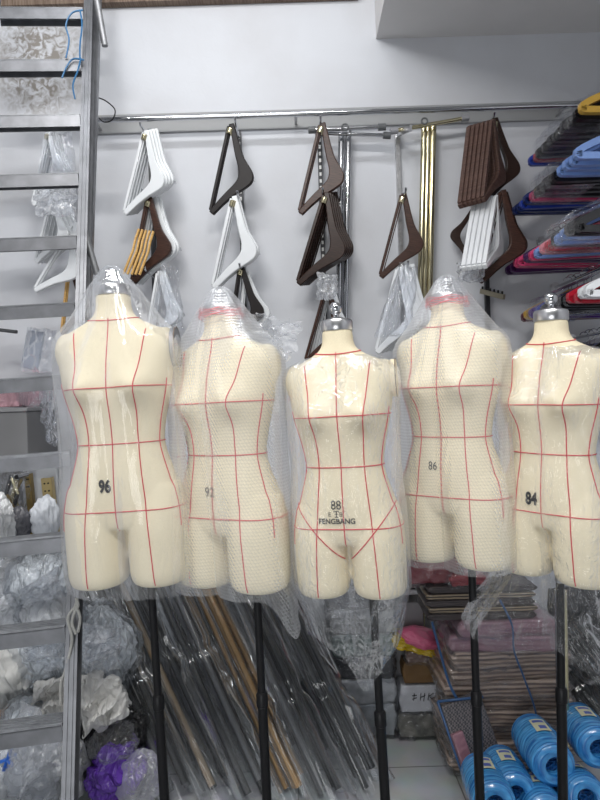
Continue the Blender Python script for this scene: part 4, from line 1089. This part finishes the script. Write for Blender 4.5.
for i, (h_, w_) in enumerate(((.055, .40), (.05, .38))):
    slab((cx - .01 + .015 * i, 2.33, z + h_ / 2), (w_, .25, h_), MAUVE, 'mauve_package', ('lower' if i == 0 else 'upper') + ' of two mauve packages on top of the brown hanger stack', 'package', seed=20 + i, rot=R(-4 + 5 * i)); z += h_ + .004
GOLDE = striped('dark_tray_edge', (.03, .022, .018), (.26, .20, .13), 30)
for i in range(5):
    o = slab((cx - .085 + .006 * sin(i * 2), 2.34, z + .013), (.42, .22, .022), [DKMESH, GOLDE][i % 2], 'dark_board', 'thin dark patterned board in the pile between mauve packages and red bag', 'board', 'dark patterned boards', film_=None, seed=30 + i, wob=.002); z += .026
slab((at(430, 590, 2.34).x - .0, 2.36, z + .07), (.20, .2, .13), mat('dark_red_poly', (.20, .006, .016), .3, coat=.4, bump=.4, bump_scale=20), 'red_bag', 'dark red bag under clear film above the dark boards', 'bag', seed=44)
slab((at(462, 598, 2.34).x, 2.33, z + .02), (.14, .2, .035), mat('red_flat_poly', (.26, .006, .016), .35), 'red_packet', 'flat red packet beside the dark red bag on the boards', 'packet', seed=45)
# blue strap hanging over the stack
STRAP = mat('blue_strap', (.03, .085, .20), .4)
mb = MB().tube(curve_pts([at(x, y, 2.17 + .0 * y) for x, y in [(500, 600), (512, 625), (514, 650), (523, 675), (533, 702), (538, 722)]]), .006, 6, flat=.4)
tag(obj('blue_strap', mb, STRAP, loc=at(514, 650, 2.17)), 'blue tape hanging down the front of the brown hanger stack', 'strap')
mb = MB().tube(curve_pts([at(x, y, 2.13) for x, y in [(432, 622), (441, 655), (450, 685), (462, 705), (478, 716)]]), .007, 6, flat=.4)
tag(obj('blue_strap', mb, STRAP, loc=at(450, 685, 2.13)), 'blue tape down the left edge of the brown hanger stack', 'strap')
# leaning mesh parcel
p0, p1 = at(452, 700, 2.16), at(474, 792, 1.98)
pc = thing('mesh_parcel', 'flat dark mesh parcel with mauve edge leaning on the hanger stack', 'parcel', (p1.x, 1.98, 0))
axd = Vector((.10, -.10, -.36)).normalized(); top_c = at(459, 698, 2.14)
def meshmat():
    m = bpy.data.materials.new('woven_mesh'); N, L = nodes_of(m); b_ = N['Principled BSDF']; b_.inputs['Roughness'].default_value = .45; b_.inputs['Coat Weight'].default_value = .3
    tc = N.new('ShaderNodeTexCoord'); ck = N.new('ShaderNodeTexChecker'); ck.inputs['Scale'].default_value = 150; ck.inputs['Color1'].default_value = (.035, .035, .04, 1); ck.inputs['Color2'].default_value = (.15, .13, .13, 1)
    L.new(tc.outputs['Object'], ck.inputs['Vector']); L.new(ck.outputs['Color'], b_.inputs['Base Color']); return m
bot_c = top_c + axd * (top_c.z - .02) / -axd.z
obj('mesh_face', MB().beam(top_c, bot_c, .16, .035, (.2, -1, .2)), meshmat(), pc, pc.location, bevel=.008, smooth=False)
off_ = Vector((-.055, -.028, 0)); obj('mauve_edge', MB().beam(top_c + axd * .10 + off_, bot_c + off_ + Vector((0, 0, .012)), .045, .03, (.2, -1, .2)), mat('mauve_weave', (.26, .13, .16), .4, coat=.3, bump=.6, bump_scale=60), pc, pc.location, bevel=.006, smooth=False)
mb = MB().tube([top_c + Vector((-.083, -.02, 0)), bot_c + Vector((-.083, -.02, .012))], .005, 6); mb.tube([top_c + Vector((-.083, -.02, 0)), top_c + Vector((.083, -.02, .012))], .005, 6)
obj('blue_binding', mb, STRAP, pc, pc.location)

# smaller packages left of the stack, standing on the floor
Yp = 2.46
def fl(px0, px1, z0, h, depth, m, nm, lab, cat, film_=PACK, seed=0, Y=Yp, rot=0, wob=.006):
    a, b = at(px0, 700, Y), at(px1, 700, Y)
    return slab(((a.x + b.x) / 2, Y + depth / 2, z0 + h / 2), (b.x - a.x, depth, h), m, nm, lab, cat, None, film_, seed, rot, wob)
zp = .012
fl(398, 446, zp, .095, .2, mat('olive_grey_goods', (.20, .19, .16), .5, noise_scale=20, noise_amt=.6), 'film_package', 'clear package of greyish goods on the floor behind the third pole', 'package', seed=51); zp += .105
wp = fl(400, 447, zp, .11, .2, mat('white_paper', (.66, .66, .68), .5), 'paper_package', 'white paper package with black marks, above the floor package', 'package', seed=52); zp += .122
mb = MB()
for (x0, z0, x1, z1) in ((-.05, .02, -.03, .022), (-.04, .03, -.044, .0), (-.05, .006, -.03, .012), (-.012, .03, -.016, 0), (-.016, .012, .006, .02), (.004, .03, -.002, -.004), (.022, .03, .016, 0), (.02, .016, .04, .028), (.024, .014, .042, -.002), (.05, .024, .056, .004), (.046, .014, .062, .016)):
    mb.beam((x0, -.113, z0), (x1, -.113, z1), .0028, .002, (0, -1, 0))
obj('black_marks', mb, INK, wp, smooth=False)
fl(404, 438, zp, .085, .17, mat('brown_box', (.17, .095, .035), .6, noise_scale=9), 'brown_box', 'small brown box under the yellow bag', 'box', None, 53, wob=.003); zp += .088
fl(408, 436, zp, .045, .16, mat('dull_brown_poly', (.20, .12, .09), .4), 'brown_packet', 'dull brown packet squeezed between box and yellow bag', 'packet', seed=54); zp += .045
yb = slab((at(417, 650, 2.42).x, Yp + .06, zp + .028), (.185, .18, .045), mat('yellow_poly', (.60, .42, .012), .3, coat=.4), 'yellow_bag', 'yellow bag drooping over the small brown box', 'bag', None, None, 55, 0, .016, R(17)); zp += .055
blob('pink_bag', (420, 637), (.17, .15, .075), 2.46, mat('pink_poly', (.62, .13, .24), .35, coat=.3), 'pink bag lying on the yellow bag', 'bag', 56, .18, rot=R(12))
# clear packs behind the dangling bag
zq = .012
for i, (h_, m, lab) in enumerate(((.13, mat('pale_grey_goods', (.42, .44, .45), .4, noise_scale=14, noise_amt=.4), 'pale grey clear package lowest left of the third pole'), (.10, mat('white_grey_goods', (.52, .53, .54), .4, noise_scale=14, noise_amt=.35), 'whitish clear package, second up left of the third pole'),
     (.09, mat('charcoal_goods', (.05, .05, .055), .4, noise_scale=14, noise_amt=.5), 'charcoal clear package behind the dangling bag end'), (.09, mat('green_grey_goods', (.14, .19, .17), .4, noise_scale=14, noise_amt=.5), 'greenish grey clear package behind the dangling bag'),
     (.10, mat('mid_grey_goods', (.26, .26, .26), .4, noise_scale=14, noise_amt=.4), 'mid grey clear package above the greenish one'), (.10, mat('dark_grey_goods', (.13, .13, .14), .4, noise_scale=14, noise_amt=.4), 'dark grey clear package topmost behind the dangling bag'))):
    fl(332, 396, zq, h_, .2, m, 'clear_package', lab, 'package', seed=60 + i, Y=2.48, rot=R(4 * sin(i * 2.2))); zq += h_ + .006
for i in range(4):
    zz = zp - .0 + .03
    slab((at(404, 640, 2.52).x, 2.62, .60 + .03 * i), (.19, .18, .022), STEEL, 'metal_tray', 'thin silver tray in the pile left of the dark boards', 'tray', 'silver trays left of the dark boards', None, 70 + i, 0, .002)
box_thing('storage_box', (392, 640), (428, 760), 2.545, .14, mat('plain_grey_box', (.24, .24, .25), .6), 'grey box standing behind the small packages carrying the silver trays', 'box').location.z = .285
# chrome tubes right
for i, (x0, x1) in enumerate(((557, 559), (564, 566))):
    a, b = at(x0, 590, 2.08), at(x1, 745, 2.08); b.z = .0; 
    tag(obj('metal_tube', MB().tube([a, b], .010, 14), [CHROME, BRASS][i], loc=b), ['chrome tube standing left of the fifth pole', 'brass tube standing just left of the fifth pole'][i], 'tube')
# made-up dark bundle added to darken the corner right
bundle(690, 575, 2.15, 2.45, DT, 'added dark tube bundle filling the dark right edge behind the blue spools', 5, .05, .014, seed=90, ty=620)

bag_sheet([(548, 588), (650, 584), (660, 765), (556, 770)], 2.52, BLKB, 'tall black sheet added to fill the dark corner at the right behind the tubes', 'dark_filler', 87, .03, .06, 'bag', 30)  # made-up sheet covering the pale wall to keep this corner dark
bundle(660, 545, 2.3, 2.62, DT, 'added dark tube bundle filling in behind the brass and chrome tubes', 5, .06, .014, seed=91, ty=600)  # this bundle and the next are added only to darken the corner
bundle(622, 505, 2.4, 2.66, DT, 'added dark tube bundle filling in behind the brown hanger stack', 5, .06, .014, seed=92, ty=590)

# ------------------------------------------------------------------ blue twine spools
def spoolmat():
    m = bpy.data.materials.new('blue_twine'); N, L = nodes_of(m); b_ = N['Principled BSDF']; b_.inputs['Roughness'].default_value = .22; b_.inputs['Coat Weight'].default_value = .5
    tc = N.new('ShaderNodeTexCoord'); mp = N.new('ShaderNodeMapping'); mp.inputs['Scale'].default_value = (6, 6, 90); L.new(tc.outputs['Object'], mp.inputs['Vector'])
    n = N.new('ShaderNodeTexNoise'); n.inputs['Scale'].default_value = 1.5; n.inputs['Detail'].default_value = 5; n.inputs['Distortion'].default_value = .8; L.new(mp.outputs['Vector'], n.inputs['Vector'])
    rp = N.new('ShaderNodeValToRGB'); rp.color_ramp.elements[0].position = .35; rp.color_ramp.elements[1].position = .68
    rp.color_ramp.elements[0].color = (.008, .11, .36, 1); rp.color_ramp.elements[1].color = (.10, .44, .82, 1)
    L.new(n.outputs['Fac'], rp.inputs['Fac']); L.new(rp.outputs['Color'], b_.inputs['Base Color'])
    bp = N.new('ShaderNodeBump'); bp.inputs['Strength'].default_value = .7; bp.inputs['Distance'].default_value = .004; L.new(n.outputs['Fac'], bp.inputs['Height']); L.new(bp.outputs['Normal'], b_.inputs['Normal'])
    return m
TWINE = spoolmat(); DEEP = mat('deep_blue_twine', (.008, .09, .30), .3, bump=.8, bump_scale=60)
LABELW = mat('paper_label', (.62, .62, .42), .5); LABELR = mat('label_print', (.08, .12, .40), .5)
SP = None
def spool(front_px, back_px, Yf, Yb, label, r=.078):
    global SP
    a, b = at(*front_px, Yf), at(*back_px, Yb); L_ = .20
    d = (b - a).normalized()
    if SP is None:
        t = thing('twine_spool', label, 'twine spool', a)
        prof = [(.030, .05), (.030, .012), (.034, .003), (.055, 0), (.068, .006), (.076, .020), (.079, .05), (.080, .10), (.079, .15), (.075, .182), (.060, .198), (.03, .2)]
        pr = []
        for i in range(len(prof) - 1):
            for k in range(4):
                f_ = k / 4; pr.append((prof[i][0] * (1 - f_) + prof[i + 1][0] * f_, prof[i][1] * (1 - f_) + prof[i + 1][1] * f_))
        pr.append(prof[-1])
        pr = [(r_ + (.0012 * sin(z_ * 900) if r_ > .06 else 0), z_) for r_, z_ in pr]
        mb = MB(); n = 48; rows = [[Vector((r_ * cos(2 * pi * k / n), r_ * sin(2 * pi * k / n), z_)) for k in range(n)] for r_, z_ in pr]
        mb.grid(rows, True); obj('winding', mb, TWINE, t)
        hm = MB()
        rnd = random.Random(3)
        for i in range(26):
            q = rnd.uniform(0, 2 * pi); rr = rnd.uniform(.004, .026); p = Vector((rr * cos(q), rr * sin(q), rnd.uniform(.012, .04)))
            hm.tube([p, p + Vector((rnd.uniform(-.015, .015), rnd.uniform(-.015, .015), rnd.uniform(-.008, .01))), Vector((.028 * cos(q + 1), .028 * sin(q + 1), .03))], .002, 5)
        hm.lathe([(.029, .045), (.001, .044)], 24)
        obj('core', hm, DEEP, t)
        lb = MB(); rows = []
        for z_ in (.07, .135): rows.append([Vector((.0835 * cos(q), .0835 * sin(q), z_)) for q in np.linspace(pi / 2 - .33, pi / 2 + .33, 12)])
        lb.grid(rows); lo = obj('paper_label', lb, LABELW, t, recalc=False)
        l2 = MB(); 
        for (z0, z1, q0, q1) in ((.115, .128, -.25, .25), (.08, .098, -.12, .2)):
            l2.grid([[Vector((.0840 * cos(pi / 2 + q), .0840 * sin(pi / 2 + q), z_)) for q in np.linspace(q0, q1, 8)] for z_ in (z0, z1)])
        obj('label_print', l2, LABELR, lo, recalc=False)
        SP = t
    else:
        t = copy_tree(SP); tag(t, label, 'twine spool')
    t.location = a
    zx = d; yx = Vector((0, 0, 1)); yx = (yx - zx * yx.dot(zx)).normalized(); xx = yx.cross(zx)
    t.rotation_euler = Matrix((xx, yx, zx)).transposed().to_euler(); s = r / .08; t.scale = (s, s, s * 1.25)
    t['group'] = 'blue twine spools'
    return t
spool((556, 768), (532, 735), 1.86, 2.06, 'blue twine spool topmost in the middle of the pile', .074)
spool((517, 796), (500, 764), 1.84, 2.04, 'blue twine spool leaning second from the left in the pile', .070)
spool((496, 806), (480, 772), 1.78, 1.98, 'leftmost blue twine spool, behind the fourth pole', .070)
spool((600, 750), (578, 722), 1.90, 2.10, 'blue twine spool at the right edge behind the fifth pole', .072)
spool((588, 800), (566, 778), 1.80, 2.02, 'blue twine spool low beside the foot of the fifth pole', .070)
spool((548, 818), (530, 790), 1.78, 1.98, 'blue twine spool at the very bottom under the topmost one', .070)
